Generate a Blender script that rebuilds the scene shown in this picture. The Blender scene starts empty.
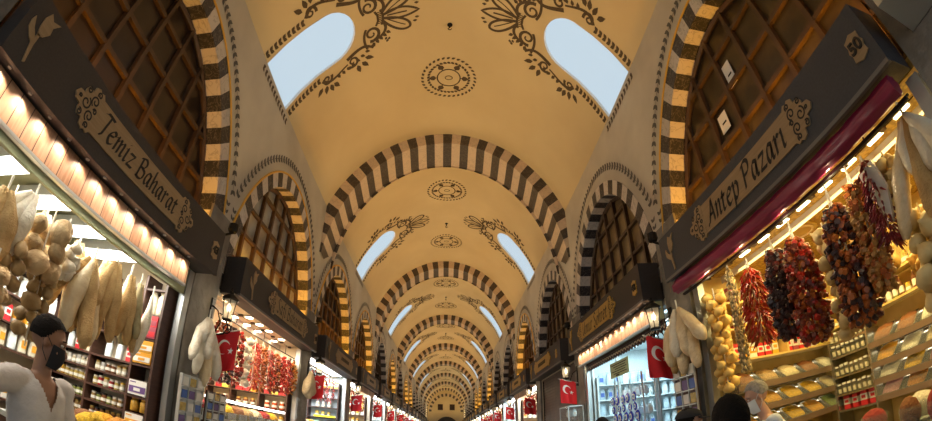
import bpy, math, random
from mathutils import Vector, Matrix, noise
PI = math.pi; sin = math.sin; cos = math.cos
rnd = random.Random(7)
scn = bpy.context.scene
COL = scn.collection

# ------------------------------------------------------------------ camera (a fisheye lens, as in the photograph)
PITCH, YAW, FPX = .510, .044, 437.9
cd = bpy.data.cameras.new('camera'); cam = bpy.data.objects.new('camera', cd); COL.objects.link(cam); scn.camera = cam
cd.type = 'PANO'; cd.panorama_type = 'FISHEYE_LENS_POLYNOMIAL'
cd.sensor_fit = 'HORIZONTAL'; cd.sensor_width = 36; cd.fisheye_fov = PI
cd.fisheye_polynomial_k0 = 0; cd.fisheye_polynomial_k1 = -932/(FPX*36)
cd.fisheye_polynomial_k2 = cd.fisheye_polynomial_k3 = cd.fisheye_polynomial_k4 = 0
cam.location = (.08, 0, 1.65); cam.rotation_euler = (PI/2+PITCH, 0, -YAW)
cd.clip_start = .02; cd.clip_end = 500

# ------------------------------------------------------------------ world and exposure
w = bpy.data.worlds.new('sky'); scn.world = w; w.use_nodes = True
wn = w.node_tree.nodes['Background']; wn.inputs[0].default_value = (.60, .74, .84, 1); wn.inputs[1].default_value = .98
vs = scn.view_settings
vs.view_transform = 'Standard'; vs.look = 'None'; vs.gamma = 1; vs.use_curve_mapping = False; vs.exposure = 0.0
UPL, ORL = 108, 34   # watts of the vault uplights and of the orange sill lights
scn.cycles.max_bounces = 6; scn.cycles.diffuse_bounces = 4
scn.cycles.sample_clamp_indirect = 6
scn.cycles.use_denoising = True

# ------------------------------------------------------------------ materials
def mat(name, col, rough=.6, metal=0, col2=None, scale=8, bump=0, bscale=None, emis=0, spec=.5, trans=0, alpha=1, kind='noise', stretch=(1,1,1)):
    m = bpy.data.materials.new(name); m.use_nodes = True; nt = m.node_tree; b = nt.nodes['Principled BSDF']
    b.inputs['Base Color'].default_value = (*col, 1); b.inputs['Roughness'].default_value = rough; b.inputs['Metallic'].default_value = metal
    b.inputs['Specular IOR Level'].default_value = spec
    if trans: b.inputs['Transmission Weight'].default_value = trans
    if alpha < 1: b.inputs['Alpha'].default_value = alpha
    if emis:
        b.inputs['Emission Color'].default_value = (*col, 1); b.inputs['Emission Strength'].default_value = emis
    tc = nt.nodes.new('ShaderNodeTexCoord'); mp = nt.nodes.new('ShaderNodeMapping'); mp.inputs['Scale'].default_value = stretch
    nt.links.new(tc.outputs['Object'], mp.inputs[0])
    if kind == 'voronoi':
        n = nt.nodes.new('ShaderNodeTexVoronoi'); n.inputs['Scale'].default_value = scale; fo = n.outputs['Distance']
    elif kind == 'wave':
        n = nt.nodes.new('ShaderNodeTexWave'); n.inputs['Scale'].default_value = scale; n.inputs['Distortion'].default_value = 6; n.inputs['Detail'].default_value = 3; fo = n.outputs['Fac']
    else:
        n = nt.nodes.new('ShaderNodeTexNoise'); n.inputs['Scale'].default_value = scale; n.inputs['Detail'].default_value = 6; fo = n.outputs['Fac']
    nt.links.new(mp.outputs[0], n.inputs['Vector'])
    if col2:
        r = nt.nodes.new('ShaderNodeValToRGB'); r.color_ramp.elements[0].position = .35; r.color_ramp.elements[1].position = .65
        r.color_ramp.elements[0].color = (*col, 1); r.color_ramp.elements[1].color = (*col2, 1)
        nt.links.new(fo, r.inputs[0]); nt.links.new(r.outputs[0], b.inputs['Base Color'])
    if bump:
        bp = nt.nodes.new('ShaderNodeBump'); bp.inputs['Strength'].default_value = bump; bp.inputs['Distance'].default_value = .03
        if bscale:
            n2 = nt.nodes.new('ShaderNodeTexNoise'); n2.inputs['Scale'].default_value = bscale; n2.inputs['Detail'].default_value = 5
            nt.links.new(mp.outputs[0], n2.inputs['Vector']); fo = n2.outputs['Fac']
        nt.links.new(fo, bp.inputs['Height']); nt.links.new(bp.outputs[0], b.inputs['Normal'])
    return m
def stone_mat(name, c1, c2, crack):
    m = mat(name, c1, .8, col2=c2, scale=2.5, bump=.7, bscale=14); return m
def marble(name, base, vein, scale=5):
    m = mat(name, base, .45); nt = m.node_tree; b = nt.nodes['Principled BSDF']
    tc = nt.nodes.new('ShaderNodeTexCoord'); n = nt.nodes.new('ShaderNodeTexNoise'); n.inputs['Scale'].default_value = scale; n.inputs['Detail'].default_value = 8; n.inputs['Distortion'].default_value = 1.6
    r = nt.nodes.new('ShaderNodeValToRGB'); e = r.color_ramp.elements; e[0].position = .47; e[0].color = (*base, 1); e[1].position = .53; e[1].color = (*base, 1)
    k = e.new(.50); k.color = (*vein, 1)
    nt.links.new(tc.outputs['Object'], n.inputs['Vector']); nt.links.new(n.outputs['Fac'], r.inputs[0]); nt.links.new(r.outputs[0], b.inputs['Base Color'])
    return m
def planks(name, c1, c2, pitch):
    m = mat(name, c1, .4); nt = m.node_tree; b = nt.nodes['Principled BSDF']
    tc = nt.nodes.new('ShaderNodeTexCoord'); sep = nt.nodes.new('ShaderNodeSeparateXYZ'); nt.links.new(tc.outputs['Object'], sep.inputs[0])
    d = nt.nodes.new('ShaderNodeMath'); d.operation = 'DIVIDE'; d.inputs[1].default_value = pitch; nt.links.new(sep.outputs['Y'], d.inputs[0])
    fr = nt.nodes.new('ShaderNodeMath'); fr.operation = 'FRACT'; nt.links.new(d.outputs[0], fr.inputs[0])
    fl = nt.nodes.new('ShaderNodeMath'); fl.operation = 'FLOOR'; nt.links.new(d.outputs[0], fl.inputs[0])
    wn_ = nt.nodes.new('ShaderNodeTexWhiteNoise'); wn_.noise_dimensions = '1D'; nt.links.new(fl.outputs[0], wn_.inputs['W'])
    gt = nt.nodes.new('ShaderNodeMath'); gt.operation = 'GREATER_THAN'; gt.inputs[1].default_value = .06; nt.links.new(fr.outputs[0], gt.inputs[0])
    mp = nt.nodes.new('ShaderNodeMapping'); mp.inputs['Scale'].default_value = (3, 22, 2.0); nt.links.new(tc.outputs['Object'], mp.inputs[0])
    n = nt.nodes.new('ShaderNodeTexNoise'); n.inputs['Scale'].default_value = 2; n.inputs['Detail'].default_value = 5; nt.links.new(mp.outputs[0], n.inputs['Vector'])
    ad = nt.nodes.new('ShaderNodeMath'); ad.operation = 'ADD'; nt.links.new(n.outputs['Fac'], ad.inputs[0])
    ml = nt.nodes.new('ShaderNodeMath'); ml.operation = 'MULTIPLY'; ml.inputs[1].default_value = .55; nt.links.new(wn_.outputs['Value'], ml.inputs[0]); nt.links.new(ml.outputs[0], ad.inputs[1])
    r = nt.nodes.new('ShaderNodeValToRGB'); r.color_ramp.elements[0].position = .45; r.color_ramp.elements[0].color = (*c1, 1); r.color_ramp.elements[1].position = 1.0; r.color_ramp.elements[1].color = (*c2, 1)
    nt.links.new(ad.outputs[0], r.inputs[0])
    mx = nt.nodes.new('ShaderNodeMix'); mx.data_type = 'RGBA'; mx.inputs['A'].default_value = (c1[0]*.25, c1[1]*.25, c1[2]*.25, 1)
    nt.links.new(gt.outputs[0], mx.inputs['Factor']); nt.links.new(r.outputs[0], mx.inputs['B']); nt.links.new(mx.outputs['Result'], b.inputs['Base Color'])
    return m
def emit(name, col, s):
    m = bpy.data.materials.new(name); m.use_nodes = True; nt = m.node_tree; nt.nodes.clear()
    o = nt.nodes.new('ShaderNodeOutputMaterial'); e = nt.nodes.new('ShaderNodeEmission'); e.inputs[0].default_value = (*col, 1); e.inputs[1].default_value = s
    nt.links.new(e.outputs[0], o.inputs[0]); return m
def glassy(name, col, tr=.8, rough=.1):
    m = bpy.data.materials.new(name); m.use_nodes = True; nt = m.node_tree; nt.nodes.clear()
    o = nt.nodes.new('ShaderNodeOutputMaterial'); t = nt.nodes.new('ShaderNodeBsdfTransparent'); g = nt.nodes.new('ShaderNodeBsdfPrincipled'); mx = nt.nodes.new('ShaderNodeMixShader')
    t.inputs[0].default_value = (*col, 1); g.inputs['Base Color'].default_value = (*col, 1); g.inputs['Roughness'].default_value = rough
    mx.inputs[0].default_value = 1-tr; nt.links.new(t.outputs[0], mx.inputs[1]); nt.links.new(g.outputs[0], mx.inputs[2]); nt.links.new(mx.outputs[0], o.inputs[0]); return m

M = dict(
 vault=mat('vault_plaster', (.72,.58,.34), .85, col2=(.66,.52,.30), scale=.7, bump=.12, bscale=60),
 plaster=mat('wall_plaster', (.60,.55,.465), .85, col2=(.50,.455,.385), scale=1.3, bump=.15, bscale=50),
 stone=stone_mat('pier_stone', (.30,.275,.24), (.17,.155,.135), 0),
 white=marble('white_marble', (.66,.60,.54), (.45,.40,.36)),
 dark=marble('dark_marble', (.035,.032,.036), (.16,.14,.13), 9),
 ribwhite=marble('rib_white', (.70,.55,.40), (.55,.43,.32)),
 ribdark=marble('rib_dark', (.07,.055,.045), (.15,.12,.09), 7),
 ochre=mat('ochre_line', (.75,.42,.06), .5),
 paint=mat('ornament_paint', (.075,.05,.03), .8, col2=(.11,.075,.04), scale=30),
 paint2=mat('grey_ornament_paint', (.12,.11,.10), .8),
 lattice=mat('lattice_wood', (.085,.045,.022), .45, col2=(.05,.027,.015), scale=6, stretch=(1,1,1)),
 pane_dark=mat('brown_glass', (.030,.018,.012), .3, col2=(.05,.03,.018), scale=2.5, spec=.4),
 pane_amber=mat('amber_glass', (.27,.19,.085), .3, col2=(.14,.09,.04), scale=3, spec=.4),
 pane_brown=mat('brown_amber_glass', (.10,.065,.025), .3, col2=(.05,.03,.014), scale=3, spec=.4),
 pane_pale=mat('pale_glass', (.42,.46,.48), .3, col2=(.20,.17,.12), scale=2.2),
 slate=mat('sign_slate', (.040,.034,.033), .55, col2=(.032,.026,.025), scale=60, bump=.08),
 slate_blue=mat('sign_blue_slate', (.048,.052,.065), .5, col2=(.038,.042,.052), scale=60, bump=.08),
 plaque=mat('plaque_wood', (.36,.245,.13), .55, col2=(.30,.20,.10), scale=5, stretch=(4,1,14)),
 plaque_gold=mat('plaque_gold', (.50,.30,.06), .5, col2=(.42,.24,.04), scale=5, stretch=(4,1,14)),
 ink=mat('lettering_black', (.012,.009,.008), .6),
 wood=planks('fascia_wood', (.38,.19,.10), (.66,.40,.24), .135),
 dkwood=mat('dark_wood', (.075,.032,.02), .5, col2=(.05,.02,.013), scale=5, stretch=(1,1,8)),
 metal=mat('grey_metal', (.38,.40,.41), .35, .8),
 greyedge=mat('grey_edge', (.16,.15,.14), .5),
 iron=mat('black_iron', (.02,.018,.016), .5, .6),
 alu=mat('aluminium', (.55,.57,.55), .35, .6),
 chrome=mat('steel_shelf', (.5,.48,.42), .25, .9),
 maroon=mat('maroon_tarpaulin', (.22,.012,.05), .28, col2=(.34,.03,.09), scale=4, stretch=(1,.4,1)),
 olive=mat('olive_ceiling', (.30,.31,.18), .7),
 yellowceil=mat('yellow_honeycomb_ceiling', (.52,.36,.07), .5, col2=(.30,.19,.03), scale=26, kind='voronoi'),
 yellowwall=mat('yellow_shop_wall', (.62,.45,.16), .6, col2=(.5,.35,.1), scale=4),
 creamwall=mat('cream_shop_wall', (.72,.62,.46), .7),
 whitewall=mat('pale_shop_wall', (.62,.70,.72), .6),
 floor=mat('floor_stone', (.22,.20,.17), .3, col2=(.16,.14,.12), scale=3),
 shutter=mat('shutter_paint', (.17,.11,.075), .5, col2=(.12,.08,.055), scale=3),
 glass=glassy('clear_glass', (.96,.98,.98), .955, .05),
 skyglass=glassy('skylight_glass', (.97,.985,1), .93, .15),
 lampglass=glassy('lantern_glass', (.95,.9,.8), .7, .2),
 tube=emit('fluorescent', (1,.98,.92), 7),
 strip=emit('white_led_strip', (1,.98,.94), 9),
 warm=emit('warm_downlight', (1,.80,.52), 22),
 warmbar=emit('warm_bar_light', (1,.83,.45), 12),
 dimlens=emit('downlight_lens', (1,.85,.65), 3),
 trayglow=emit('tray_lamp', (1,.85,.55), 2.2),
 orange=emit('orange_led', (1,.42,.05), 5),
 bulb=emit('lantern_bulb', (1,.85,.6), 10),
 cool=emit('cool_led_strip', (.55,.85,1), 4),
 red=mat('flag_red', (.62,.012,.02), .7), flagwhite=mat('flag_white', (.85,.85,.85), .7),
 skin=mat('skin_tan', (.30,.155,.095), .55), skin2=mat('skin_pale', (.50,.28,.19), .55),
 hair=mat('dark_hair', (.010,.008,.007), .95, spec=.15, bump=.4, bscale=120), grey=mat('grey_hair', (.33,.31,.28), .7, col2=(.18,.17,.16), scale=40, bump=.5),
 shirt=mat('white_shirt', (.62,.60,.59), .85, col2=(.54,.52,.52), scale=5, bump=.5, bscale=7), shirt2=mat('pale_blue_shirt', (.55,.62,.72), .85, bump=.3, bscale=8),
 blackcloth=mat('black_cloth', (.02,.02,.025), .9), jeans=mat('blue_jeans', (.05,.08,.16), .9), maskblack=mat('black_mask', (.012,.013,.018), .8), maskwhite=mat('white_mask', (.7,.72,.72), .8),
 eye=mat('eye_white', (.6,.58,.55), .3),
 loofah=mat('loofah_fibre', (.60,.40,.17), .8, col2=(.44,.27,.10), scale=9, bump=.5, bscale=80),
 loofwrap=mat('wrapped_loofah', (.80,.66,.42), .3, col2=(.68,.52,.30), scale=9, bump=.5, bscale=24),
 palewrap=mat('pale_wrapped_loofah', (.82,.77,.63), .28, col2=(.70,.62,.47), scale=9, bump=.5, bscale=24),
 gourd=mat('dried_gourd', (.42,.27,.12), .7, col2=(.62,.45,.24), scale=10, bump=.7, bscale=30),
 garlic=mat('garlic_skin', (.75,.52,.16), .55, col2=(.62,.38,.09), scale=7, bump=.4),
 garlic2=mat('pale_garlic', (.78,.62,.30), .55, col2=(.60,.42,.16), scale=7, bump=.4),
 okra=mat('dried_okra', (.36,.30,.16), .8, col2=(.26,.21,.10), scale=20),
 pep_red=mat('pepper_red', (.52,.035,.012), .35, col2=(.36,.015,.008), scale=15),
 pep_dark=mat('eggplant_dark', (.025,.014,.016), .35, col2=(.08,.04,.035), scale=15),
 pep_orange=mat('pepper_orange', (.46,.14,.02), .4, col2=(.28,.06,.012), scale=15),
 pep_brown=mat('pepper_brown', (.20,.035,.012), .4, col2=(.12,.02,.01), scale=15),
 pep_tan=mat('pepper_tan', (.46,.24,.06), .5, col2=(.28,.13,.03), scale=15),
 pep_maroon=mat('chilli_maroon', (.14,.012,.018), .35, col2=(.24,.02,.03), scale=15),
 rope=mat('white_string', (.75,.72,.62), .8), plastic=glassy('clear_plastic', (.9,.9,.86), .55, .25),
 fig=mat('dried_fig', (.28,.17,.06), .6, col2=(.40,.27,.12), scale=14, bump=.5),
)
CJ = [(.55,.30,.04),(.50,.08,.02),(.36,.22,.08),(.58,.42,.12),(.22,.09,.04),(.60,.52,.36),(.28,.30,.08),(.40,.03,.03),(.62,.60,.55)]
JAR = [mat('jar_contents_%d' % i, c, .25, col2=tuple(v*.6 for v in c), scale=30) for i, c in enumerate(CJ)]
LIDS = [mat('lid_white', (.7,.68,.62), .4), mat('lid_gold', (.5,.33,.08), .3, .5), mat('lid_black', (.03,.03,.03), .4), mat('lid_yellow', (.65,.42,.03), .4)]
CB = [(.55,.02,.03),(.70,.33,.03),(.68,.66,.62),(.12,.06,.2),(.05,.25,.12),(.05,.12,.4),(.62,.55,.10),(.3,.05,.08)]
BOX = [mat('carton_%d' % i, c, .45) for i, c in enumerate(CB)]
CS = [(.72,.42,.008),(.60,.24,.03),(.66,.55,.34),(.25,.09,.025),(.24,.32,.08),(.30,.02,.015),(.72,.68,.58),(.42,.26,.10),(.74,.36,.015),(.60,.28,.30),(.22,.42,.22)]
HEAP = [mat('heap_%d' % i, c, .8, col2=tuple(v*.7 for v in c), scale=50, bump=.8, bscale=70) for i, c in enumerate(CS)]
BAG = [mat('pack_%d' % i, c, .3, col2=tuple(v*.7 for v in c), scale=12, bump=.4) for i, c in enumerate([(.70,.82,.86),(.55,.70,.78),(.80,.86,.88),(.45,.55,.60),(.75,.70,.55)])]

# ------------------------------------------------------------------ mesh helpers
class MB:
    def __init__(s): s.v = []; s.f = []; s.m = []
    def add(s, vs_, fs, mi=0):
        o = len(s.v); s.v += [tuple(p) for p in vs_]; s.f += [tuple(i+o for i in f) for f in fs]; s.m += [mi]*len(fs); return s
    def box(s, x0, x1, y0, y1, z0, z1, mi=0, M_=None):
        if x0 > x1: x0, x1 = x1, x0
        if y0 > y1: y0, y1 = y1, y0
        vs_ = [(x, y, z) for x in (x0, x1) for y in (y0, y1) for z in (z0, z1)]
        if M_: vs_ = [M_ @ Vector(p) for p in vs_]
        return s.add(vs_, [(0,1,3,2),(4,6,7,5),(0,4,5,1),(2,3,7,6),(0,2,6,4),(1,5,7,3)], mi)
    def tube(s, pts, r, n=8, mi=0, cap=True, closed=False):
        pts = [Vector(p) for p in pts]; N = len(pts); R = r if isinstance(r, (list, tuple)) else [r]*N
        o = len(s.v); up = None
        for i, p in enumerate(pts):
            t = (pts[min(i+1, N-1)]-pts[max(i-1, 0)])
            if closed: t = pts[(i+1) % N]-pts[(i-1) % N]
            t = t.normalized() if t.length > 1e-9 else Vector((0,0,1))
            if up is None: up = Vector((0,0,1)) if abs(t.z) < .9 else Vector((1,0,0))
            a = (up-t*up.dot(t)); a = a.normalized() if a.length > 1e-6 else t.orthogonal().normalized(); up = a; b = t.cross(a)
            for k in range(n):
                an = 2*PI*k/n; s.v.append(tuple(p+a*(cos(an)*R[i])+b*(sin(an)*R[i])))
        for i in range(N if closed else N-1):
            j = (i+1) % N
            for k in range(n):
                s.f.append((o+i*n+k, o+i*n+(k+1) % n, o+j*n+(k+1) % n, o+j*n+k)); s.m.append(mi)
        if cap and not closed:
            s.f.append(tuple(o+k for k in range(n))[::-1]); s.m.append(mi)
            s.f.append(tuple(o+(N-1)*n+k for k in range(n))); s.m.append(mi)
        return s
    def lathe(s, prof, c=(0,0,0), n=12, mi=0, fn=None, M_=None):
        o = len(s.v)
        for (r, z) in prof:
            for k in range(n):
                a = 2*PI*k/n; q = r*(fn(a, z) if fn else 1)
                p = Vector((q*cos(a), q*sin(a), z))
                if M_: p = M_ @ p
                s.v.append((p.x+c[0], p.y+c[1], p.z+c[2]))
        for i in range(len(prof)-1):
            for k in range(n): s.f.append((o+i*n+k, o+i*n+(k+1) % n, o+(i+1)*n+(k+1) % n, o+(i+1)*n+k)); s.m.append(mi)
        s.f.append(tuple(o+k for k in range(n))[::-1]); s.m.append(mi)
        s.f.append(tuple(o+(len(prof)-1)*n+k for k in range(n))); s.m.append(mi)
        return s
    def blob(s, c, rad, amp=0, fr=3, seg=12, mi=0, seed=0, M_=None):
        o = len(s.v); rings = seg//2
        for i in range(rings+1):
            t = PI*i/rings
            for k in range(seg):
                a = 2*PI*k/seg; d = Vector((sin(t)*cos(a), sin(t)*sin(a), cos(t)))
                q = 1+amp*noise.noise(d*fr+Vector((seed*7.3, seed, 0)))
                p = Vector((d.x*rad[0]*q, d.y*rad[1]*q, d.z*rad[2]*q))
                if M_: p = M_ @ p
                s.v.append((p.x+c[0], p.y+c[1], p.z+c[2]))
        for i in range(rings):
            for k in range(seg): s.f.append((o+i*seg+k, o+(i+1)*seg+k, o+(i+1)*seg+(k+1) % seg, o+i*seg+(k+1) % seg)); s.m.append(mi)
        return s
    def prism(s, pts, fn, d, mi=0):
        # closed 2D outline pts (u,v) -> fn(u,v,w) world; thickness from w=0 to w=d
        n = len(pts)
        vs_ = [fn(u, v, 0) for u, v in pts]+[fn(u, v, d) for u, v in pts]
        fs = [tuple(range(n))[::-1], tuple(range(n, 2*n))]+[(i, (i+1) % n, n+(i+1) % n, n+i) for i in range(n)]
        return s.add(vs_, fs, mi)
    def build(s, name, mats, parent=None, smooth=False, loc=None):
        me = bpy.data.meshes.new(name); vv = s.v
        if loc: vv = [(a-loc[0], b-loc[1], c-loc[2]) for a, b, c in vv]
        me.from_pydata(vv, [], s.f); me.validate()
        if not isinstance(mats, (list, tuple)): mats = [mats]
        for m in mats: me.materials.append(m)
        if len(me.polygons) == len(s.m): me.polygons.foreach_set('material_index', s.m)
        if smooth: me.polygons.foreach_set('use_smooth', [True]*len(me.polygons))
        o = bpy.data.objects.new(name, me); COL.objects.link(o)
        if loc: o.location = loc
        if parent: o.parent = parent
        return o
def st(o): o['kind'] = 'structure'; return o
def tag(o, label, cat, group=None):
    o['label'] = label; o['category'] = cat
    if group: o['group'] = group
    return o
def thing(name, loc, label, cat, group=None, rz=0):
    o = bpy.data.objects.new(name, None); COL.objects.link(o); o.location = loc; o.rotation_euler = (0,0,rz); o.empty_display_size = .1
    return tag(o, label, cat, group)
def dup(o, loc, label, group=None, rz=None, scale=None):
    kids = [c for c in o.children]
    r = o.copy(); COL.objects.link(r); r.location = loc; r['label'] = label
    if group: r['group'] = group
    elif 'group' in r.keys(): del r['group']
    if rz is not None: r.rotation_euler = (0,0,rz)
    if scale: r.scale = scale
    for ch in kids:
        c = ch.copy(); COL.objects.link(c); c.parent = r
        for g in ch.children:
            d = g.copy(); COL.objects.link(d); d.parent = c
    return r
def light(name, kind, loc, energy, col, size=None, sizey=None, rot=None, spot=None):
    l = bpy.data.lights.new(name, kind); l.energy = energy; l.color = col
    if kind == 'AREA':
        l.shape = 'RECTANGLE'; l.size = size; l.size_y = sizey or size
    elif size is not None: l.shadow_soft_size = size
    if spot: l.spot_size = spot; l.spot_blend = .7
    o = bpy.data.objects.new(name, l); COL.objects.link(o); o.location = loc
    if rot: o.rotation_euler = rot
    return o
ORD = ['nearest','second','third','fourth','fifth','sixth','seventh','eighth','ninth','tenth','eleventh','twelfth','thirteenth','fourteenth','fifteenth','sixteenth']
SIDE = {-1: 'left', 1: 'right'}
NB = 16                        # shops on each side
W = 2.66; YEND = 67.0; YBACK = -5.6
VA, VB, VZ = 2.95, 3.652, 4.77  # profile of the vault
RA, RBB, RZ = 2.75, 3.50, 4.66  # inner profile of the ribs
ZSPR = 6.30

# ------------------------------------------------------------------ vault
tab = []
def _mk():
    s_ = 0; px, pz = 0, VZ+VB
    n = 2000
    for i in range(n+1):
        t = PI/2*i/n; x = VA*sin(t); z = VZ+VB*cos(t)
        s_ += math.hypot(x-px, z-pz); px, pz = x, z; tab.append((s_, t))
_mk()
def V(s_, y, off=0):
    a = abs(s_); lo, hi = 0, len(tab)-1
    while hi-lo > 1:
        m_ = (lo+hi)//2
        if tab[m_][0] < a: lo = m_
        else: hi = m_
    f_ = (a-tab[lo][0])/max(1e-9, tab[hi][0]-tab[lo][0]); t = tab[lo][1]+(tab[hi][1]-tab[lo][1])*f_
    x = VA*sin(t); z = VZ+VB*cos(t); nx = sin(t)/VA; nz = cos(t)/VB; q = math.hypot(nx, nz); nx /= q; nz /= q
    x -= nx*off; z -= nz*off
    return (x if s_ >= 0 else -x, y, z)
tS = math.acos((ZSPR-VZ)/VB)
SMAX = next(a for a, t in tab if t >= tS)
SB = SMAX-.03; SC = SB-1.32; ST = SC-.50; HW = .52
def hole_top(dy): return SC-.50*math.sqrt(max(0, 1-(dy/HW)**2))
SKY = [4.6+8*k for k in range(-1, 8)]
def build_vault():
    mb = MB(); ys = []
    y = YBACK
    holes = [(c-HW, c+HW) for c in SKY]
    cuts = [YBACK]
    for a, b in holes:
        cuts += [a] + [(a+b)/2-HW*cos(PI*i/12) for i in range(1, 12)] + [b]
    cuts.append(YEND)
    full = []
    for a, b in zip(cuts, cuts[1:]):
        full.append((a, b))
    for a, b in full:
        mid = (a+b)/2; inside = next((c for c in SKY if abs(mid-c) < HW), None)
        if inside is None:
            N = 56; L = [(-SMAX+2*SMAX*i/N) for i in range(N+1)]
            vs_ = [V(s_, a) for s_ in L]+[V(s_, b) for s_ in L]
            mb.add(vs_, [(i, i+1, N+2+i, N+1+i) for i in range(N)])
        else:
            N = 40; ta = hole_top(a-inside); tb = hole_top(b-inside)
            vs_ = [V(-ta+2*ta*i/N, a) for i in range(N+1)]+[V(-tb+2*tb*i/N, b) for i in range(N+1)]
            mb.add(vs_, [(i, i+1, N+2+i, N+1+i) for i in range(N)])
            for sg in (-1, 1):
                mb.add([V(sg*SB, a), V(sg*SMAX, a), V(sg*SMAX, b), V(sg*SB, b)], [(0,1,2,3)])
    st(mb.build('ceiling', M['vault'], smooth=True))
build_vault()
def hole_outline(c, sg):
    L = [(sg*SB, c-HW), (sg*(SB-.45), c-HW), (sg*(SB-.9), c-HW)]
    L += [(sg*(SC-.50*sin(PI*i/16)), c-HW*cos(PI*i/16)) for i in range(17)]
    L += [(sg*(SB-.9), c+HW), (sg*(SB-.45), c+HW), (sg*SB, c+HW)]
    return L
nwin = 0; ntrim = 0
def nt_(): 
    global ntrim; ntrim += 1; return 'trim_%d' % ntrim
def nw_():
    global nwin; nwin += 1; return 'window_%d' % nwin
shaftm = mat('skylight_shaft', (.80,.80,.78), .8)
for c in SKY:
    for sg in (-1, 1):
        o = hole_outline(c, sg); n = len(o); mb = MB()
        for d0, d1 in ((.004, -.02), (-.02, -.05)):
            vs_ = [V(a, b, d0) for a, b in o]+[V(a, b, d1) for a, b in o]
            mb.add(vs_, [(i, (i+1) % n, n+(i+1) % n, n+i) for i in range(n)])
        fr = st(mb.build(nw_(), shaftm))
        pm = MB(); pm.add([V(a, b, -.022) for a, b in o], [(i, i+1, n-2-i, n-1-i) for i in range(n//2-1)])
        pm.build('pane', M['skyglass'], fr)

# ------------------------------------------------------------------ ribs across the vault
def ellp(a, b, zc, t): return (a*sin(t), zc+b*cos(t))
def rib(y0, dep=1.0):
    mb = MB()
    # arc-length steps on the outer profile
    tmax = math.acos((5.35-VZ)/VB); N0 = 400; acc = [0]; px = ellp(VA, VB, VZ, 0)
    for i in range(1, N0+1):
        q = ellp(VA, VB, VZ, tmax*i/N0); acc.append(acc[-1]+math.hypot(q[0]-px[0], q[1]-px[1])); px = q
    def T(s_):
        i = 0
        lo, hi = 0, N0
        while hi-lo > 1:
            m_ = (lo+hi)//2
            if acc[m_] < s_: lo = m_
            else: hi = m_
        return tmax*(lo+(s_-acc[lo])/max(1e-9, acc[hi]-acc[lo]))/N0
    hw = .225; bounds = [0]; 
    e = hw/2; edges = [-e]
    while edges[-1]+hw < acc[-1]: edges.append(edges[-1]+hw)
    for sg in (-1, 1):
        for i in range(len(edges)-1):
            a, b = edges[i], edges[i+1]
            if i == 0: a = 0
            mi = i % 2
            K = 3
            for k in range(K):
                t0, t1 = T(a+(b-a)*k/K), T(a+(b-a)*(k+1)/K)
                O0, O1 = ellp(VA+.05, VB+.05, VZ, t0), ellp(VA+.05, VB+.05, VZ, t1); I0, I1 = ellp(2.66, 3.47, RZ, t0), ellp(2.66, 3.47, RZ, t1); J0, J1 = ellp(RA, RBB, RZ, t0), ellp(RA, RBB, RZ, t1)
                for yy in (y0, y0+dep):
                    mb.add([(sg*O0[0], yy, O0[1]), (sg*O1[0], yy, O1[1]), (sg*I1[0], yy, I1[1]), (sg*I0[0], yy, I0[1])], [(0,1,2,3)], mi)
                mb.add([(sg*I0[0], y0, I0[1]), (sg*I1[0], y0, I1[1]), (sg*J1[0], y0+dep, J1[1]), (sg*J0[0], y0+dep, J0[1])], [(0,1,2,3)], mi)
    st(mb.build(nt_(), [M['ribdark'], M['ribwhite']]))
for k in range(9): rib(.31+8*k)

# ------------------------------------------------------------------ side walls with lunettes
LC = [2.4+4*k for k in range(-2, NB)]
LA, LB, LZ = 1.73, 2.33, 3.07
OA, OB = 1.95, 2.56
def wall(sg):
    mb = MB()
    def quad(a, b, za0, za1, zb0, zb1): mb.add([(sg*W, a, za0), (sg*W, b, zb0), (sg*W, b, zb1), (sg*W, a, za1)], [(0,1,2,3)])
    ycur = YBACK
    for c in LC:
        quad(ycur, c-LA, 3.0, 6.34, 3.0, 6.34)
        K = 28
        for i in range(K):
            a, b = -LA*cos(PI*i/K), -LA*cos(PI*(i+1)/K)
            h = lambda u: LZ+LB*math.sqrt(max(0, 1-(u/LA)**2))
            quad(c+a, c+b, h(a), 6.34, h(b), 6.34)
        ycur = c+LA
    quad(ycur, YEND, 3.0, 6.34, 3.0, 6.34)
    # top ledge closing the wall head against the vault and the thickness behind
    mb.add([(sg*W, YBACK, 6.34), (sg*W, YEND, 6.34), (sg*(W+.4), YEND, 6.34), (sg*(W+.4), YBACK, 6.34)], [(0,1,2,3)])
    mb.add([(sg*(W+.42), YBACK, 3.0), (sg*(W+.42), YEND, 3.0), (sg*(W+.42), YEND, 6.34), (sg*(W+.42), YBACK, 6.34)], [(0,1,2,3)])
    st(mb.build('wall_'+SIDE[sg], M['plaster']))
wall(-1); wall(1)
def ellipse_walk(a, b, leg, pitch):
    # list of boundary params along legs + ellipse: returns points (y, z, ny, nz) evenly spaced from left foot to right foot
    P = []
    n = 240
    for i in range(30): P.append((-a, LZ-leg+leg*i/30))
    for i in range(n+1): P.append((-a*cos(PI*i/n), LZ+b*sin(PI*i/n)))
    for i in range(1, 31): P.append((a, LZ-leg*i/30))
    acc = [0]
    for p, q in zip(P, P[1:]): acc.append(acc[-1]+math.hypot(q[0]-p[0], q[1]-p[1]))
    return P, acc
def at_len(P, acc, s_):
    lo, hi = 0, len(acc)-1
    s_ = max(0, min(acc[-1], s_))
    while hi-lo > 1:
        m_ = (lo+hi)//2
        if acc[m_] < s_: lo = m_
        else: hi = m_
    f_ = (s_-acc[lo])/max(1e-9, acc[hi]-acc[lo]); return (P[lo][0]+(P[hi][0]-P[lo][0])*f_, P[lo][1]+(P[hi][1]-P[lo][1])*f_), lo+f_
DEP = .26
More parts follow.
